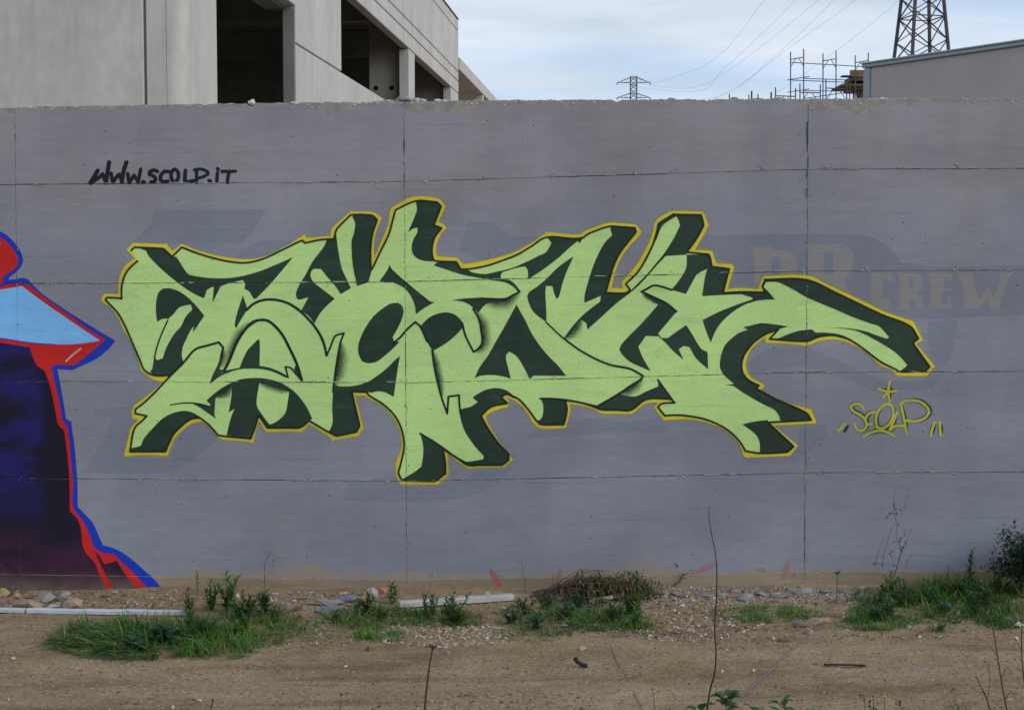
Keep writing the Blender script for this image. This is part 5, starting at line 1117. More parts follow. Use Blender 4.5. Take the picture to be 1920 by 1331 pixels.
rock('stone', 1536, 1170, 52, 18, (0.28, 0.21, 0.15), 'flat tan stone lying beside the grey cord', d=0.4, group=GS)
rock('stone', 1518, 1187, 17, 14, (0.33, 0.235, 0.16), 'round tan stone in front of the dark wedge shaped one', group=GS)
rock('stone', 1450, 1198, 10, 9, (0.40, 0.30, 0.22), 'small pinkish round stone beside a dark flat piece of bark', group=GS)
rock('stone', 1797, 1153, 12, 11, (0.36, 0.29, 0.22), 'beige stone among the right hand weeds', group=GS)
rock('stone', 1910, 1176, 22, 14, (0.40, 0.38, 0.36), 'larger white stone at the right edge below the dark bush', group=GS)
rock('stone', 1906, 1200, 12, 9, (0.46, 0.43, 0.33), 'small white stone at the right edge, below the larger white one', group=GS)
rock('stone', 373, 1315, 16, 9, (0.45, 0.35, 0.25), 'oval cream stone near the bottom left stalk', d=0.9, group=GS)
rock('stone', 325, 1329, 9, 9, (0.46, 0.37, 0.26), 'small cream pebble at the bottom edge left of the oval stone', group=GS)
rock('stone', 25, 1236, 10, 7, (0.44, 0.35, 0.25), 'pale pebble on bare earth left of the long grass', group=GS)
rock('stone', 809, 1316, 9, 9, (0.36, 0.28, 0.20), 'small upright beige pebble right of the dark flower stalk', group=GS)
rock('stone', 1355, 1260, 9, 6, (0.6, 0.57, 0.52), 'bright white pebble right of the long thin stem', group=GS)
rock('stone', 1413, 1257, 5, 5, (0.6, 0.57, 0.5), 'tiny bright white pebble between the thin stem and the cord', group=GS)
rock('stone', 648, 1250, 12, 5, (0.55, 0.52, 0.46), 'white chip on open earth left of the dark flower stalk', group=GS)
rock('stone', 1704, 1177, 9, 9, (0.52, 0.46, 0.38), 'small white stone before the right hand grass', group=GS)
rock('stone', 690, 1219, 14, 9, (0.055, 0.06, 0.045), 'dark greenish lump on the earth left of the dark flower stalk', group=GS)
rock('bark_piece', 1467, 1203, 36, 8, (0.10, 0.075, 0.055), 'dark flat piece of bark on the earth below the tan stones', d=0.25, cat='bark')
rock('wooden_offcut', 933, 1180, 46, 8, (0.30, 0.26, 0.22), 'flat weathered wooden offcut in front of the middle weeds', d=0.22, cat='wood', rz=-0.08)
rock('concrete_piece', 1052, 1124, 20, 12, (0.42, 0.39, 0.33), 'square pale concrete piece in front of the brush pile', cat='rubble', mat=M_chunk)
ORD = ['leftmost', 'second', 'third', 'fourth', 'fifth', 'sixth', 'seventh', 'eighth', 'ninth', 'tenth', 'eleventh', 'twelfth', 'thirteenth', 'fourteenth', 'fifteenth', 'sixteenth']
def nth(i, n, what, where):
    if i == 0: return 'leftmost ' + what + ' ' + where
    if i == n - 1: return 'rightmost ' + what + ' ' + where
    return ORD[i] + ' ' + what + ' from the left ' + where
LUMPS = sorted([(1268, 1117, 30, 9), (1318, 1119, 38, 11), (1352, 1116, 26, 8), (1395, 1122, 44, 12), (1428, 1116, 30, 10), (1462, 1119, 36, 10), (1505, 1111, 40, 12), (1545, 1110, 34, 10), (1588, 1113, 40, 10), (1615, 1118, 26, 9), (1375, 1110, 30, 8), (1480, 1107, 30, 8)])
for i, (x, y, w_, h_) in enumerate(LUMPS):
    k = 0.19 + 0.02 * (i % 3)
    rock('concrete_piece', x, y, w_, h_, (k, k * .98, k * .97), nth(i, len(LUMPS), 'grey concrete lump', 'along the plinth right of the brush pile'), d=0.6, cat='rubble', rz=0.3 * (i % 5 - 2), group='lumps of spilled concrete along the plinth', mat=M_chunk, seed=i * 3.1)
# white strips
M_white = simple('weathered_white_plastic', (0.50, 0.52, 0.56), 0.6, 0.10, 5, 0.1)
M_board = simple('weathered_white_board', (0.44, 0.42, 0.40), 0.8, 0.18, 6, 0.2)
def strip(name, x0, y0, x1, y1, h, mat, label, dep=0.03, cat='strip', lift=0.0, group=None):
    a, b = ground(x0, y0), ground(x1, y1); k = h / ppm((a.y + b.y) / 2); mb = MB(); n = 14; d = (b - a); nn = Vector((-d.y, d.x, 0)).normalized()
    sec = [(-dep / 2, 0), (-dep / 2, k * .8), (-dep / 2 + .004, k), (dep / 2 - .004, k), (dep / 2, k * .8), (dep / 2, 0)]; vs = []
    for i in range(n + 1):
        t = i / n; p = a + d * t; z = p.z + 0.002 + lift + 0.003 * noise.noise((t * 5, x0, 1))
        vs += [(p.x + nn.x * u, p.y + nn.y * u, z + w_ * (1 + .06 * noise.noise((t * 9, w_ * 40, x0)))) for u, w_ in sec]
    m_ = len(sec); fs = [(i * m_ + j, i * m_ + (j + 1) % m_, (i + 1) * m_ + (j + 1) % m_, (i + 1) * m_ + j) for i in range(n) for j in range(m_)]
    fs += [tuple(range(m_))[::-1], tuple(n * m_ + j for j in range(m_))]
    return tag(mb.add(vs, fs).build(name, mat), label, cat, group)
strip('white_strip', 52, 1149, 352, 1153, 8.5, M_white, 'long thin white plastic strip lying behind the left grass', group='white plastic strips on the ground')
strip('white_strip', -60, 1145, 47, 1148, 7.5, M_white, 'end of a white plastic strip cut by the left edge', group='white plastic strips on the ground')
strip('white_board', 748, 1140, 961, 1126, 10.5, M_board, 'narrow white board lying along the wall foot in the middle', 0.05, 'board', 0.006)
strip('broken_stick', 1109, 1135, 1167, 1123, 6.5, M_board, 'short white broken stick poking out of the brush pile', 0.02, 'stick', 0.012)
M_iron = simple('rusty_iron', (0.035, 0.024, 0.018), 0.85, 0.3, 6, 0.1)
strip('iron_bar', 1545, 1249, 1622, 1252, 3.0, M_iron, 'thin dark iron bar lying on the bare earth at right', 0.012, 'bar', 0.004)
M_rub = simple('black_rubber', (0.022, 0.023, 0.026), 0.7, 0.2, 20, 0.2)
p = ground(1088, 1250); mb = MB()
mb.tube([(-0.022, 0.0, 0.040), (-0.012, 0, 0.022), (0.006, -0.002, 0.012), (0.026, -0.004, 0.008)], 0.011, 0.008, 6); mb.box(0.012, 0.030, -0.012, 0.008, 0.0, 0.012)
o = mb.build('rubber_scrap', M_rub); o.location = p; tag(o, 'bent black rubber scrap lying on the open earth', 'scrap')
# rubble lying along the top of the wall
def topz(px): return wallp(px, lerp_line(TOP, px)).z
for i, (px, w, h, col, lab) in enumerate([
    (470, 14, 10, (0.50, 0.46, 0.42), 'pointed white shard on the wall top under the dark door bay'), (428, 20, 4, (0.40, 0.37, 0.33), 'low pale crumbs on the wall top at the left of the dark door bay'),
    (546, 16, 7, (0.46, 0.43, 0.40), 'white lump on the wall top at the right jamb of the door bay'), (82, 34, 5, (0.40, 0.38, 0.35), 'thin flat pale slab on the wall top at far left'),
    (578, 16, 4, (0.22, 0.22, 0.17), 'mossy low fragment on the wall top right of the door bay'), (612, 20, 5, (0.20, 0.20, 0.16), 'dark mossy fragment on the wall top below the sill panel'),
    (757, 36, 13, (0.20, 0.21, 0.215), 'large blue grey chunk on the wall top below the free pillar'), (748, 16, 8, (0.40, 0.39, 0.37), 'white chip leaning on the left of the blue grey chunk'), (778, 18, 11, (0.34, 0.31, 0.25), 'tan chip leaning on the right of the blue grey chunk'),
    (791, 14, 7, (0.42, 0.39, 0.36), 'small white chip on the wall top under the last window bay'), (819, 13, 8, (0.44, 0.41, 0.38), 'pointed white chip on the wall top between two low white ones'), (834, 18, 6, (0.42, 0.39, 0.37), 'long white chip on the wall top below the end pillar'), (725, 30, 5, (0.33, 0.30, 0.26), 'low tan rubble on the wall top left of the blue grey chunk'),
    (1262, 16, 6, (0.24, 0.22, 0.19), 'brown lump on the wall top under the power lines'), (1381, 20, 8, (0.24, 0.245, 0.25), 'rounded grey slab on the wall top beside the farthest post'), (1424, 18, 5, (0.22, 0.22, 0.22), 'low grey lump on the wall top among the steel posts'), (1464, 26, 6, (0.21, 0.22, 0.22), 'low grey lump on the wall top at the left scaffolding frame'),
    (1618, 26, 5, (0.16, 0.15, 0.13), 'dark flat lump on the wall top at the warehouse corner'), (1658, 10, 5, (0.5, 0.48, 0.46), 'left one of two white crumbs on the wall top before the warehouse'), (1668, 8, 4, (0.48, 0.47, 0.45), 'right one of two white crumbs on the wall top before the warehouse'),
    (1740, 12, 4, (0.10, 0.09, 0.08), 'dark crumb on the wall top before the warehouse')]):
    k = 1 / 366.0; mb = MB(); blob(mb, (0, 0, 0), w * k * .55, w * k * .5, h * k * .65, i * 7.3 + 2, col, 2)
    mb.v = [(x, y, max(z, -h * k * .4)) for x, y, z in mb.v]
    o = mb.build('concrete_fragment', M_chunk); q_ = wallp(px, 190); o.location = (q_.x, 0.05 + 0.02 * (i % 3), topz(px) + h * k * 0.22); o.rotation_euler = (0, 0, 0.2 * (i % 5 - 2)); tag(o, lab, 'rubble', 'fragments lying on the wall top')

# ------------------------------------------------------------------ plants
M_leaf = tinted('green_leaf', 0.6, 0.0, 30, 0.22, 0.3, 0.25)
M_grass = tinted('grass_blade', 0.65, 0.0, 18, 0.25, 0.4, 0.25)
M_twig = tinted('dry_stem', 0.9, 0.0, 40, 0.25, 0.2)
rp = random.Random(21)
def blade(mb, p, d, ln, w, droop, col, n=3):
    d = Vector(d).normalized(); sd = d.cross(Vector((0, 0, 1)))
    sd = Vector((1, 0, 0)) if sd.length < 1e-3 else sd.normalized()
    sd = (sd + Vector((rp.uniform(-.5, .5), rp.uniform(-.5, .5), rp.uniform(-.3, .3)))).normalized()
    P, v = Vector(p), []
    for i in range(n + 1):
        t = i / n; ww = w * (1 - t) ** 0.7 * (0.75 + 0.5 * min(1, 3 * t))
        if i < n: v += [P - sd * ww / 2, P + sd * ww / 2]
        else: v.append(P)
        P = P + d * ln / n; d = (d + Vector((0, 0, -droop / n))).normalized()
    f = [(2 * i, 2 * i + 1, 2 * i + 3, 2 * i + 2) for i in range(n - 1)] + [(2 * n - 2, 2 * n - 1, 2 * n)]
    mb.add(v, f, col)
G1, G2, G3, G4, G5 = (0.072, 0.175, 0.028), (0.105, 0.225, 0.034), (0.045, 0.110, 0.028), (0.17, 0.22, 0.05), (0.28, 0.25, 0.11)
def turf(mb, cx, cy, rx, ry, n, l0, l1, lean=(0, 0), w=0.0035, cols=((5, G1), (4, G2), (3, G3), (1.2, G4), (0.5, G5)), dens=1.0):
    f = ellp(cx, cy, rx, ry)
    for _ in range(int(n)):
        px, py = f()
        if noise.noise((px * 0.03, py * 0.07, cx)) < rg.uniform(-0.45, 0.30): continue
        p = ground(px, py)
        if p.y > -0.03: p.y = -0.03 - 0.06 * rp.random(); p.z = gz(p.x, p.y)
        r_ = 1 - ((px - cx) / rx) ** 2 - ((py - cy) / ry) ** 2
        ln = (l0 + (l1 - l0) * rp.random()) * (0.55 + 0.45 * max(0, r_))
        d = (lean[0] + rp.gauss(0, .8), lean[1] + rp.gauss(0, .6), 0.45 + 0.5 * rp.random())
        c = pick(*cols); k = rp.uniform(.75, 1.25)
        blade(mb, (p.x, p.y, p.z - 0.003), d, ln, w * rp.uniform(.6, 1.4), rp.uniform(0.3, 1.9), tuple(v * k for v in c))
gr = MB()
# long flattened grass at the left, then the patches along the wall foot
turf(gr, 258, 1203, 160, 34, 2500, 0.08, 0.23, (-1.2, -0.45), 0.006, ((4, G3), (4, G1), (2, G2), (1, (0.035, 0.09, 0.05)), (0.8, G5)))
turf(gr, 265, 1180, 150, 22, 1300, 0.05, 0.14, (-0.6, -.2), 0.005)
turf(gr, 405, 1205, 90, 34, 3600, 0.05, 0.12, (0.1, -0.2), 0.0035, ((3, G1), (6, G2), (1.5, G4), (1, G3)))
turf(gr, 470, 1178, 90, 40, 1700, 0.05, 0.13, (0.2, 0), 0.004)
turf(gr, 545, 1180, 70, 25, 700, 0.04, 0.10, (0.2, 0), 0.004)
turf(gr, 700, 1160, 110, 22, 2200, 0.04, 0.10, (0.1, 0), 0.004, ((4, G3), (3, G1), (2, G2), (0.6, G5)))
turf(gr, 710, 1192, 50, 14, 1400, 0.03, 0.07, (0, 0), 0.003, ((3, G1), (6, G2), (1, G4)))
turf(gr, 830, 1160, 75, 18, 1500, 0.03, 0.08, (0, 0), 0.004)
turf(gr, 870, 1166, 40, 12, 380, 0.04, 0.08, (0, 0), 0.004)
turf(gr, 600, 1200, 90, 12, 180, 0.02, 0.05, (0, 0), 0.003)
turf(gr, 1140, 1165, 90, 20, 3000, 0.03, 0.085, (0, -0.1), 0.0032, ((3, G1), (6, G2), (1, G4), (0.4, G5)))
turf(gr, 1040, 1160, 110, 34, 2200, 0.03, 0.09, (0, 0), 0.005, ((4, G3), (3, G1), (2, (0.05, 0.085, 0.06)), (0.6, G5)))
turf(gr, 990, 1190, 75, 16, 520, 0.03, 0.06, (0, 0), 0.004)
turf(gr, 1190, 1178, 50, 12, 500, 0.02, 0.06, (0.2, 0), 0.003)
turf(gr, 1440, 1152, 105, 17, 3600, 0.02, 0.06, (0, 0), 0.0032, ((3, G1), (5, G2), (1, G4)))
turf(gr, 1380, 1156, 70, 10, 320, 0.02, 0.05, (0, 0), 0.003)
turf(gr, 1640, 1168, 75, 16, 1700, 0.03, 0.075, (0, 0), 0.0035, ((4, G1), (3, G2), (3, G3)))
turf(gr, 1745, 1138, 165, 32, 5600, 0.03, 0.10, (0.1, 0), 0.0045, ((4, G1), (3, G2), (4, G3), (1.2, G4), (0.6, G5)))
turf(gr, 1800, 1114, 125, 22, 2600, 0.05, 0.17, (0.1, 0), 0.005, ((4, G1), (2, G2), (5, G3), (1, G5)))
turf(gr, 1880, 1155, 60, 28, 1500, 0.04, 0.11, (0, 0), 0.004, ((2, G1), (5, G3), (0.8, G5)))
turf(gr, 1610, 1112, 26, 8, 90, 0.05, 0.10, (0.2, 0), 0.004)
turf(gr, 1762, 1180, 26, 8, 130, 0.03, 0.06, (0, 0), 0.004)
turf(gr, 1510, 1338, 50, 9, 260, 0.02, 0.05, (0, 0), 0.003); turf(gr, 1795, 1322, 30, 9, 160, 0.015, 0.04, (0, 0), 0.003)
turf(gr, 36, 1108, 22, 6, 150, 0.03, 0.07, (0, 0), 0.004, ((3, G5), (2, G3)))
for _ in range(150):
    x_, y_ = rg.uniform(60, 1900), 1165 + abs(rg.gauss(0, 28)); turf(gr, x_, y_, 5, 2, 9, 0.012, 0.035, (0, 0), 0.003, ((3, G1), (2, G4), (2, G5)))
tag(gr.build('grass', M_grass), kind='stuff')
# half withered straws among it
stw = MB()
for cx, cy, rx, ry, n in ((250, 1200, 160, 34, 90), (450, 1190, 120, 30, 40), (1080, 1160, 130, 30, 60), (1780, 1130, 130, 30, 70), (700, 1165, 120, 22, 40), (600, 1195, 250, 20, 30)):
    f = ellp(cx, cy, rx, ry)
    for _ in range(n):
        p = ground(*f()); p.y = min(p.y, -0.04); blade(stw, p + Vector((0, 0, 0.01)), (rp.gauss(-.4, 1), rp.gauss(0, .5), rp.uniform(.05, .5)), rp.uniform(.06, .17), 0.003, 0.8, rp.choice([(0.32, 0.26, 0.13), (0.24, 0.20, 0.08), (0.20, 0.14, 0.08)]))
tag(stw.build('dry_grass', M_twig), kind='stuff')

def leaf(mb, p, d, ln, w, col, up=Vector((0, 0, 1)), droop=0.4, lobes=False):
    """a lance or lobed leaf with a folded midrib"""
    d = Vector(d).normalized(); sd = d.cross(up)
    sd = Vector((1, 0, 0)) if sd.length < 1e-3 else sd.normalized()
    nn = sd.cross(d); v, P, n = [], Vector(p), (5 if not lobes else 9)
    prof = (0.10, 0.75, 1.0, 0.72, 0.35, 0.0) if not lobes else (0.12, 0.75, 0.95, 0.62, 1.05, 0.66, 0.85, 0.45, 0.38, 0.0)
    for i in range(n + 1):
        ww = w * 0.5 * prof[i]; v += [P - sd * ww + nn * ww * 0.35, P, P + sd * ww + nn * ww * 0.35]
        P = P + d * ln / n; d = (d + Vector((0, 0, -droop / n))).normalized(); nn = sd.cross(d)
    f = []
    for i in range(n):
        a = 3 * i; f += [(a, a + 1, a + 4, a + 3), (a + 1, a + 2, a + 5, a + 4)]
    mb.add(v, f, col)
def curve(a, b, bow, n=8):
    a, b = Vector(a), Vector(b); bow = Vector(bow)
    return [a + (b - a) * (i / n) + bow * (4 * (i / n) * (1 - i / n)) for i in range(n + 1)]
def weed(name, label, px, py, hpx, nst, nl, ll, lw, col, spread=0.35, cat='weed', droop=0.6, stemcol=(0.07, 0.10, 0.03), group='leafy weeds along the wall', lobes=False, bare=0.15, ypos=None):
    p = ground(px, py); p.y = min(p.y, -0.06) if ypos is None else ypos; p.z = gz(p.x, p.y); h = hpx / ppm(p.y)
    root = tag(empty(name, p), label, cat, group); lf = MB()
    for s in range(nst):
        hh = h * (1 if s == 0 else rp.uniform(.55, .95)); a = rp.uniform(0, 6.28); r_ = (0.0 if s == 0 else spread) * hh
        tip = Vector((r_ * math.cos(a), r_ * math.sin(a) * .6, hh)); st = curve((0, 0, -0.01), tip, (rp.uniform(-.1, .1) * hh, 0, 0.05 * hh))
        MB().tube(st, 0.0035, 0.0014, 5, stemcol).build('stem', M_twig, root)
        for i in range(nl):
            t = bare + (1 - bare) * i / max(1, nl - 1); k = min(len(st) - 2, int(t * (len(st) - 1))); q_ = st[k].lerp(st[k + 1], t * (len(st) - 1) - k)
            az = i * 2.4 + s + rp.uniform(-.3, .3); el = rp.uniform(.1, .8) + 0.6 * t
            c = tuple(v * rp.uniform(.7, 1.3) for v in col)
            leaf(lf, q_, (math.cos(az), math.sin(az), el), ll * rp.uniform(.6, 1.15) * (1 - .35 * t), lw * rp.uniform(.7, 1.2) * (1 - .3 * t), c, droop=droop, lobes=lobes)
    lf.build('leaves', M_leaf, root); return root
LG, LD, LB = (0.088, 0.180, 0.042), (0.060, 0.130, 0.040), (0.078, 0.155, 0.080)
weed('weed', 'single upright small weed standing against the plinth left of the taller ones', 370, 1116, 42, 1, 16, .045, .009, LG, bare=.3)
weed('weed', 'leafy green weed in front of the white strip end, left of the tallest', 396, 1144, 60, 4, 22, .065, .014, LG)
weed('weed', 'tallest dense leafy weed of the left clump', 424, 1150, 74, 5, 30, .07, .016, LG)
weed('weed', 'leafy weed at the end of the white plastic strip', 352, 1156, 52, 3, 20, .06, .013, LD)
weed('weed', 'bushy weed right of the tallest one, at the foot of the dry stalk', 497, 1152, 46, 5, 20, .06, .016, LD)
weed('weed', 'broad dark weed in the middle of the left grass', 455, 1168, 58, 6, 22, .07, .017, LD, spread=.6)
weed('weed', 'low broad leaved weed flattened in the long left grass', 308, 1206, 26, 4, 8, .10, .055, (0.035, 0.09, 0.05), spread=.9, droop=1.2)
weed('weed', 'low weed with bluish leaves at the front of the long left grass', 250, 1222, 22, 3, 7, .09, .045, (0.035, 0.085, 0.055), spread=.9, droop=1.2)
weed('weed', 'dark leafy weed below the terracotta fragments', 690, 1152, 42, 5, 18, .06, .016, LD, spread=.5)
weed('weed', 'leafy weed leaning over the left end of the white board', 735, 1132, 40, 2, 14, .065, .019, LG, spread=.4)
weed('weed', 'wide low weed in front of the terracotta fragments', 712, 1163, 24, 4, 12, .06, .016, LD, spread=.9)
weed('weed', 'small weed in front of the middle of the white board', 853, 1160, 18, 3, 10, .045, .013, LB, spread=.7)
for i, (x, y, h, lab) in enumerate([(985, 1150, 24, 'grey green weed left of the white concrete piece'), (1020, 1142, 30, 'grey green weed just below the white concrete piece'), (1060, 1158, 24, 'grey green weed above the hidden grey stone'), (960, 1168, 20, 'grey green weed behind the wooden offcut'), (1005, 1180, 22, 'grey green weed right of the wooden offcut'), (1085, 1140, 22, 'grey green weed left of the white broken stick')]):
    weed('weed', lab, x, y, h, 4, 12, .05, .017, (0.042, 0.082, 0.045), spread=.8)
weed('weed', 'tall stiff weed standing at the wall left of the dark bush', 1822, 1108, 78, 2, 22, .06, .016, LD, spread=.12, bare=.25)
weed('weed', 'thin upright weed left of the tall stiff one', 1776, 1106, 46, 1, 14, .05, .011, LG)
weed('weed', 'leafy weed at the left end of the right hand grass', 1672, 1106, 34, 3, 16, .05, .013, LG, spread=.5)
weed('weed', 'bushy weed in the middle of the right hand grass', 1738, 1130, 34, 4, 16, .06, .012, LG, spread=.6)
weed('weed', 'dark weed in front of the bush at the right', 1846, 1140, 38, 4, 18, .06, .013, LD, spread=.5)
weed('weed', 'bluish low weed in the front of the right hand grass', 1770, 1152, 18, 4, 10, .06, .02, LB, spread=.9)
weed('weed', 'small bluish tuft on bare earth before the right hand grass', 1762, 1182, 12, 3, 8, .04, .012, LB, spread=.8)
rw = random.Random(77)
for x0, x1, y0, y1, n, lab in ((330, 560, 1150, 1205, 9, 'small leafy weed growing in the left grass patch'), (600, 900, 1148, 1172, 7, 'small leafy weed in the grass before the white board'), (960, 1200, 1140, 1180, 6, 'small leafy weed in the grass before the brush pile'), (1630, 1900, 1106, 1160, 15, 'small leafy weed in the right hand grass')):
    for j, (px_, py_) in enumerate(sorted((rw.uniform(x0, x1), rw.uniform(y0, y1)) for _ in range(n))):
        weed('weed', nth(j, n, 'small leafy weed', lab.replace('small leafy weed ', '').replace('growing ', '')), px_, py_, rw.uniform(16, 50), rw.choice((3, 4, 5)), rw.choice((12, 15, 18)), rw.uniform(.045, .075), rw.uniform(.010, .018), rw.choice((LG, LD, LB, (0.06, 0.11, 0.03))), spread=rw.uniform(.3, .9), group=lab.replace('small leafy weed', 'small weeds'))
# the leafy plants cut by the bottom edge: big lobed leaves one by one
def rosette(label, px, py, hpx, n, ll, lw, flower=None, group='leafy plants at the bottom edge'):
    p = ground(px, py); root = tag(empty('broadleaf_plant', p), label, 'plant', group); h = hpx / ppm(p.y)
    MB().tube(curve((0, 0, -.01), (0.01, 0, h * .75), (.005, 0, 0)), .004, .003, 5, (0.06, 0.11, 0.04)).build('stem', M_twig, root)
    for i in range(n):
        az = i * 2.3 + rp.uniform(-.3, .3); t = rp.uniform(.3, 1); m_ = MB()
        pl = Vector((0, 0, h * .7 * t)); d = Vector((math.cos(az), math.sin(az) * .6, rp.uniform(.2, .9)))
        m_.tube([pl, pl + d.normalized() * ll * .4], .0018, .0014, 4, (0.06, 0.12, 0.045))
        leaf(m_, pl + d.normalized() * ll * .38, d + Vector((0, 0, .1)), ll * rp.uniform(.7, 1.1), lw * rp.uniform(.8, 1.1), tuple(v * rp.uniform(.75, 1.25) for v in (0.055, 0.125, 0.048)), droop=1.0, lobes=True)
        m_.build('leaf', M_leaf, root)
    if flower:
        m_ = MB()
        for j in range(10): leaf(m_, (flower[0], -.02, flower[1]), (math.cos(j * .63), math.sin(j * .63) * .5, .7), .012, .008, (0.75, 0.24, 0.015))
        m_.build('flower', M_leaf, root)
rosette('leafy green plant with one orange flower at the bottom edge', 1362, 1352, 66, 15, .05, .045, (0.0, .035))
rosette('low leafy green plant left of the thin stem at the bottom edge', 1312, 1352, 40, 6, .05, .04)
rosette('small leafy plant at the bottom edge right of the orange flower', 1466, 1352, 56, 8, .04, .03)
rosette('tiny leafy plant at the bottom edge between the two larger ones', 1412, 1350, 34, 5, .035, .025)
# dry stalks
DRY, DRY2 = (0.085, 0.060, 0.048), (0.13, 0.10, 0.075)
def stalk(label, path, Y0, r0, r1, col, head=None, twigs=(), name='dry_stalk', cat='stalk', group=None, bend=0.0):
    P = [at(x, y, Y0 + bend * (y - path[0][1]) / 300) for x, y in path]; P = spl(P, 5)
    root = tag(empty(name, P[0]), label, cat, group); o = MB().tube(P, r0, r1, 6, col).build('stem', M_twig, root); o.matrix_parent_inverse = Matrix.Translation(-P[0])
    for tw in twigs:
        Q = [at(x, y, Y0 + (0.03 if i else 0) * ((k_i % 3) - 1)) for k_i, (i, (x, y)) in enumerate(enumerate(tw))]
        o = MB().tube(spl(Q, 3) if len(Q) > 2 else Q, r1 * .9, r1 * .5, 4, col).build('twig', M_twig, root); o.matrix_parent_inverse = Matrix.Translation(-P[0])
    if head:
        (hx, hy_), hr, hc, kind = head; q_ = at(hx, hy_, Y0); m_ = MB()
        if kind == 'umbel':
            for j in range(11):
                a = j * 2.4; v = Vector((math.cos(a) * .8, math.sin(a) * .8, .55 + .3 * (j % 3))); m_.tube([q_, q_ + v * hr], hr * .10, hr * .05, 4, hc); blob(m_, q_ + v * hr, hr * .2, hr * .2, hr * .18, j, hc)
        else: blob(m_, q_, hr, hr, hr, 3, hc, 2)
        o = m_.build('seed_head', M_twig, root); o.matrix_parent_inverse = Matrix.Translation(-P[0])
    return root
yb = ground(800, 1350).y
stalk('dark dried flower stalk with an open seed head, cut by the bottom edge', [(795, 1352), (799, 1300), (805, 1250), (811, 1216)], yb, .0042, .0030, (0.045, 0.036, 0.034), ((811.5, 1217), .017, (0.06, 0.05, 0.045), 'umbel'))
stalk('long thin black stem rising in front of the wall to mid height', [(1322, 1362), (1330, 1300), (1340, 1260), (1342.5, 1220), (1340, 1180), (1343.5, 1120), (1344, 1070), (1341, 1035), (1334, 1000), (1330, 975), (1329, 950)], ground(1325, 1350).y, .0033, .0012, (0.022, 0.018, 0.018), name='thin_stem', bend=.02)
stalk('short dark stalk with a knobbly tip at bottom left', [(390, 1345), (396, 1325), (399, 1312)], ground(390, 1340).y, .003, .0025, DRY, ((399, 1312), .006, DRY, 'ball'))
stalk('thin brown stalk with a small head left of the dark flower stalk', [(634, 1352), (638, 1325), (640, 1302)], ground(634, 1345).y, .0018, .0013, DRY, ((640, 1301), .006, DRY, 'ball'))
stalk('faint thin stalk with a tiny head left of the long thin stem', [(1231, 1350), (1227, 1320), (1224, 1294)], ground(1231, 1345).y, .0017, .0012, DRY, ((1224, 1293), .006, (0.05, 0.05, 0.05), 'umbel'))
stalk('dried umbel stalk standing before the plinth at right', [(1567, 1132), (1569, 1110), (1570, 1076)], ground(1567, 1130).y, .0024, .002, (0.05, 0.055, 0.05), ((1570, 1077), .016, (0.045, 0.05, 0.045), 'umbel'))
stalk('tall dry branching stalk before the plinth, left of the middle', [(494, 1134), (496, 1090), (496, 1065), (500, 1045), (510, 1033)], -0.12, .0026, .0012, (0.10, 0.08, 0.06), None,
      [[(497, 1082), (505, 1076), (512, 1070)], [(496, 1092), (486, 1088), (478, 1085)], [(496, 1066), (490, 1055), (486, 1042)], [(503, 1042), (520, 1044), (540, 1046)], [(510, 1050), (524, 1052), (532, 1060)], [(512, 1070), (513, 1052), (522, 1042)], [(503, 1040), (500, 1032), (492, 1030)]])
stalk('dry branching stalk before the plinth, right of the red spray mark', [(984, 1116), (984, 1095), (981, 1075), (979, 1052)], -0.10, .0024, .0012, (0.12, 0.10, 0.08), None,
      [[(983, 1090), (989, 1080), (991, 1066)], [(982, 1082), (977, 1072), (974, 1064)], [(981, 1072), (985, 1060), (987, 1052)], [(979, 1056), (974, 1051), (970, 1054)]])
wl = stalk('tallest loose weed with brown stems leaning before the right wall joint', [(1676, 1080), (1684, 1055), (1690, 1030), (1682, 1014)], -0.10, .0024, .0014, (0.075, 0.055, 0.045), None,
      [[(1653, 1060), (1661, 1025), (1672, 990), (1681, 978)], [(1681, 978), (1676, 955), (1679, 918)], [(1682, 1012), (1682, 990), (1683, 978)], [(1640, 1060), (1645, 1040), (1654, 1012)], [(1684, 1050), (1697, 1020), (1711, 988)], [(1690, 968), (1697, 945), (1705, 918)], [(1683, 965), (1672, 962), (1662, 972)], [(1699, 1065), (1703, 1048), (1712, 1038)], [(1684, 968), (1678, 952), (1677, 944)]])
m_ = MB()
for x, y in ((1678, 944), (1680, 952), (1684, 962), (1663, 971), (1669, 964), (1690, 957), (1692, 996), (1694, 1002), (1689, 1012), (1697, 1020), (1696, 1026), (1673, 1034), (1670, 1040), (1679, 1014), (1683, 983), (1676, 1060), (1645, 1055), (1690, 1030), (1637, 1058), (1656, 1060)):
    for j in range(3): leaf(m_, at(x + rp.uniform(-2, 2), y + rp.uniform(-2, 2), -0.10), (rp.gauss(0, 1), rp.gauss(0, .6), rp.gauss(.2, .7)), .016, .009, (0.035, 0.06, 0.035))
o = m_.build('leaves', M_leaf, wl); o.matrix_parent_inverse = Matrix.Translation(-Vector(wl.location))
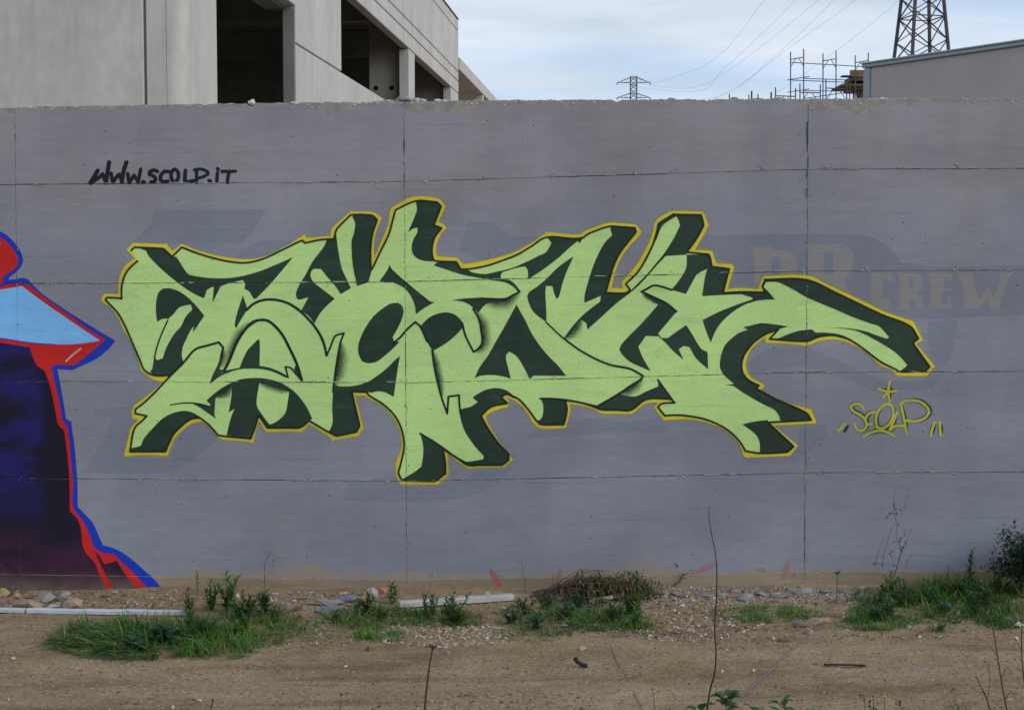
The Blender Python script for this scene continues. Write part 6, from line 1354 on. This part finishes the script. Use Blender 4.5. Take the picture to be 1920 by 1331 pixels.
for k, (lab, path, tw) in enumerate([
    ('bare dry stalk at the bottom right, thickest of the three', [(1892, 1350), (1880, 1290), (1872, 1240), (1864, 1190), (1860, 1176)], [[(1877, 1270), (1890, 1250), (1896, 1262)], [(1884, 1310), (1896, 1296), (1904, 1310)], [(1870, 1230), (1862, 1218), (1853, 1208)]]),
    ('bare dry stalk at the bottom right, leaning left of the thickest', [(1862, 1352), (1850, 1310), (1838, 1284), (1830, 1266)], [[(1851, 1310), (1856, 1280), (1853, 1240)], [(1845, 1298), (1835, 1297)]]),
    ('spiny dry stalk at the right edge', [(1930, 1352), (1922, 1290), (1916, 1230), (1916, 1170), (1918, 1140)], [[(1917, 1240), (1907, 1230), (1903, 1232)], [(1917, 1220), (1906, 1205), (1898, 1212)], [(1919, 1260), (1908, 1252), (1912, 1245)], [(1916, 1200), (1905, 1190), (1885, 1178)], [(1921, 1290), (1911, 1280), (1909, 1268)]])]):
    stalk(lab, path, ground(1890, 1352).y + .05 * k, .0030, .0015, (0.055, 0.042, 0.04), None, tw, group='bare stalks at the bottom right')
# yellow flower and its neighbours
def daisy(label, px, top, py, col, r=.012, ll=5):
    p = ground(px, py); P = [p, at(px + 2, (py + top) / 2, p.y), at(px + rp.uniform(-3, 3), top, p.y)]; root = tag(empty('wild_flower' if col else 'bud_stalk', p), label, 'flower' if col else 'stalk', 'wild flowers at the bottom right')
    o = MB().tube(spl(P, 4), .0018, .0014, 5, (0.045, 0.07, 0.035)).build('stem', M_twig, root); o.matrix_parent_inverse = Matrix.Translation(-p); m_ = MB(); q_ = P[-1]
    if col:
        for j in range(14): leaf(m_, q_, (math.cos(j * .45), math.sin(j * .45) * .7, .8 + .3 * (j % 2)), r, r * .5, col)
        o = m_.build('petals', M_leaf, root)
    else:
        for j in range(ll): leaf(m_, q_ + Vector((rp.gauss(0, .006), 0, rp.gauss(-.006, .008))), (rp.gauss(0, 1), rp.gauss(0, .6), rp.gauss(.4, .6)), .018, .010, (0.03, 0.055, 0.035))
        o = m_.build('bud', M_leaf, root)
    o.matrix_parent_inverse = Matrix.Translation(-p)
daisy('bright yellow wild flower near the bottom right corner', 1656, 1308, 1346, (0.80, 0.58, 0.02))
daisy('small faded orange flower left of the bright yellow one', 1636, 1304, 1345, (0.40, 0.24, 0.03), .007)
daisy('dark bud on a leaning stalk left of the yellow flower', 1620, 1302, 1350, None)
daisy('dark bud just below the faded orange flower', 1632, 1318, 1348, None, ll=4)
daisy('dark twin bud right of the yellow flower', 1688, 1317, 1350, None, ll=8)
daisy('lowest dark bud under the yellow flower', 1644, 1328, 1350, None, ll=4)
# grey cord lying across the earth
gp_ = [(1566, 1128), (1556, 1150), (1540, 1172), (1502, 1206), (1470, 1234), (1440, 1262), (1410, 1290), (1385, 1315), (1362, 1342)]
tag(MB().tube(spl([ground(*q_) + Vector((0, 0, .006)) for q_ in gp_], 4), .0027, .0030, 6, (0.15, 0.14, 0.15)).build('cord', M_twig), 'grey cord running diagonally over the bare earth', 'cord')
tag(MB().tube(spl([ground(*q_) + Vector((0, 0, .005)) for q_ in [(1143, 1208), (1155, 1240), (1175, 1275), (1190, 1305), (1206, 1335)]], 4), .0013, .0012, 5, (0.09, 0.075, 0.06)).build('dry_straw', M_twig), 'thin bent straw on the earth right of the black scrap', 'straw')
# brush pile: bent brown twigs with withering leaves
bp = ground(1120, 1128); bp.y = -0.14
pile = tag(empty('brush_pile', (bp.x, bp.y, gz(bp.x, bp.y))), 'heap of cut brown branches with withering green leaves at the wall foot', 'brush')
BO = Matrix.Translation(-Vector(pile.location))
tw, lv_ = MB(), MB()
def pz(px, py, y): return at(px, py, y)
LC = [(0.050, 0.085, 0.035), (0.040, 0.068, 0.032), (0.12, 0.10, 0.035), (0.17, 0.14, 0.045), (0.085, 0.055, 0.032), (0.07, 0.08, 0.035)]
def on_ground(v): v.z = max(v.z, gz(v.x, v.y) + 0.004); v.y = min(v.y, -0.02); return v
for i in range(34):
    y = rp.uniform(-0.30, -0.06); x0 = rp.choice((rp.uniform(992, 1040), rp.uniform(1000, 1110))); x1 = rp.uniform(1090, 1232); f_ = (x1 - x0) / 200
    a = pz(x0, 1121 - rp.random() * 8 - max(0, (x0 - 1010)) * .22, y); b = pz(x1, rp.uniform(1090, 1124), y - rp.uniform(-.05, .08))
    top = rp.uniform(.01, .062) * min(1, f_ * 1.4); P = curve(a, b, (0, rp.uniform(-.03, .03), top), 10); P = [on_ground(p_ + Vector((rp.gauss(0, .003), rp.gauss(0, .004), rp.gauss(0, .004)))) for p_ in P]
    tw.tube(P, rp.uniform(.002, .0048), .0012, 5, tuple(v * rp.uniform(.6, 1.5) for v in (0.105, 0.058, 0.050)))
    for j in range(rp.randint(7, 13)):
        t = rp.uniform(.25, 1); k = min(9, int(t * 10)); q_ = P[k].lerp(P[k + 1], t * 10 - k); d = Vector((rp.gauss(.5, .6), rp.gauss(-.3, .6), rp.gauss(.15, .6))).normalized(); ln = rp.uniform(.03, .11)
        e = on_ground(q_ + d * ln + Vector((0, 0, -ln * .25))); tw.tube([q_, on_ground(q_.lerp(e, .5) + Vector((0, 0, ln * .12))), e], .0014, .0008, 4, tuple(v * rp.uniform(.6, 1.4) for v in (0.095, 0.060, 0.045)))
        if q_.x > at(1075, 1100, -.2).x or rp.random() < .12:
            dry = rp.random() < (.75 if q_.x < at(1165, 1100, -.2).x else .35)
            for m in range(rp.randint(4, 9)):
                c = rp.choice(LC[2:] if dry else LC[:3]); w_ = on_ground(q_.lerp(e, rp.random()))
                leaf(lv_, w_, (rp.gauss(.3, .8), rp.gauss(-.4, .7), rp.gauss(-.4, .7)), rp.uniform(.022, .060), rp.uniform(.006, .013), tuple(v * rp.uniform(.65, 1.5) for v in c), droop=1.0)
for cx_, cy_, n_, cs in ((1200, 1097, 130, LC[:2] + LC[3:4]), (1146, 1090, 110, LC), (1176, 1082, 60, LC[2:]), (1215, 1110, 60, LC[:3])):
    for i in range(n_):
        leaf(lv_, on_ground(pz(cx_ + rp.gauss(0, 13), min(1122, cy_ + rp.gauss(0, 10)), rp.uniform(-.3, -.1))), (rp.gauss(.2, .7), rp.gauss(-.3, .7), rp.gauss(-.6, .6)), rp.uniform(.025, .065), rp.uniform(.006, .013), tuple(v * rp.uniform(.65, 1.5) for v in rp.choice(cs)), droop=1.0)
for i in range(3):
    o = MB().tube([on_ground(v) for v in curve(pz(1042 + 14 * i, 1098 - 5 * i, -.12 - .03 * i), pz(1105 + 20 * i, 1067 + 2 * i, -.12), (0, 0, .02), 10)], .0025, .0013, 5, (0.12, 0.062, 0.055)).build('arching_twig', M_twig, pile); o.matrix_parent_inverse = BO
for nm, m_, mt in (('twigs', tw, M_twig), ('leaves', lv_, M_leaf)):
    o = m_.build(nm, mt, pile); o.matrix_parent_inverse = BO
# dark bush at the right edge
bs = Vector((at(1950, 1120, -0.22).x, -0.22, 0)); bs.z = gz(bs.x, bs.y)
bush = tag(empty('dark_bush', bs), 'dense dark green bush cut by the right edge of the photograph', 'bush')
BO2 = Matrix.Translation(-bs)
fo, tr = MB(), MB()
for i in range(40):
    a = rp.uniform(0, 6.28); e = rp.uniform(.15, 1); tip = bs + Vector((math.cos(a) * .24 * (1.1 - .3 * e), math.sin(a) * .13, .04 + .27 * e))
    st = curve(bs, tip, (0, 0, .03), 6); tr.tube(st, .004, .0015, 5, (0.045, 0.035, 0.025))
    for j in range(100):
        t = rp.uniform(.25, 1.05); k = min(5, int(t * 6)); q_ = st[k].lerp(st[min(6, k + 1)], min(1, t * 6 - k)) + Vector((rp.gauss(0, .028), rp.gauss(0, .022), rp.gauss(0, .024)))
        q_.y = min(q_.y, -0.02)
        leaf(fo, q_, (rp.gauss(0, 1), rp.gauss(-.2, .8), rp.gauss(.3, .7)), rp.uniform(.02, .04), rp.uniform(.008, .014), tuple(v * rp.uniform(.6, 1.5) for v in rp.choice([(0.020, 0.050, 0.020), (0.028, 0.060, 0.026), (0.016, 0.040, 0.020)])))
for nm, m_, mt in (('foliage', fo, M_leaf), ('branches', tr, M_twig)):
    o = m_.build(nm, mt, bush); o.matrix_parent_inverse = BO2
# withered climber stuck to the plinth
cl = tag(empty('withered_creeper', at(1262, 1105, -.03)), 'withered black creeper clinging to the plinth right of the brush pile', 'creeper')
m_ = MB(); m_.tube(spl([at(x, y, -.02) for x, y in ((1236, 1106), (1256, 1102), (1268, 1094), (1276, 1088), (1281, 1078), (1290, 1074))], 4), .0028, .0015, 5, (0.03, 0.024, 0.022))
for x, y in ((1276, 1086), (1279, 1080), (1283, 1082), (1274, 1090), (1266, 1096), (1259, 1101), (1290, 1075), (1268, 1062), (1266, 1058), (1277, 1077)):
    for j in range(3): leaf(m_, at(x + rp.uniform(-2, 2), y + rp.uniform(-2, 2), -.022), (rp.gauss(0, 1), rp.gauss(-.3, .4), rp.gauss(0, .8)), .013, .009, (0.045, 0.032, 0.03))
o = m_.build('dead_leaves', M_twig, cl); o.matrix_parent_inverse = Matrix.Translation(-Vector(cl.location))
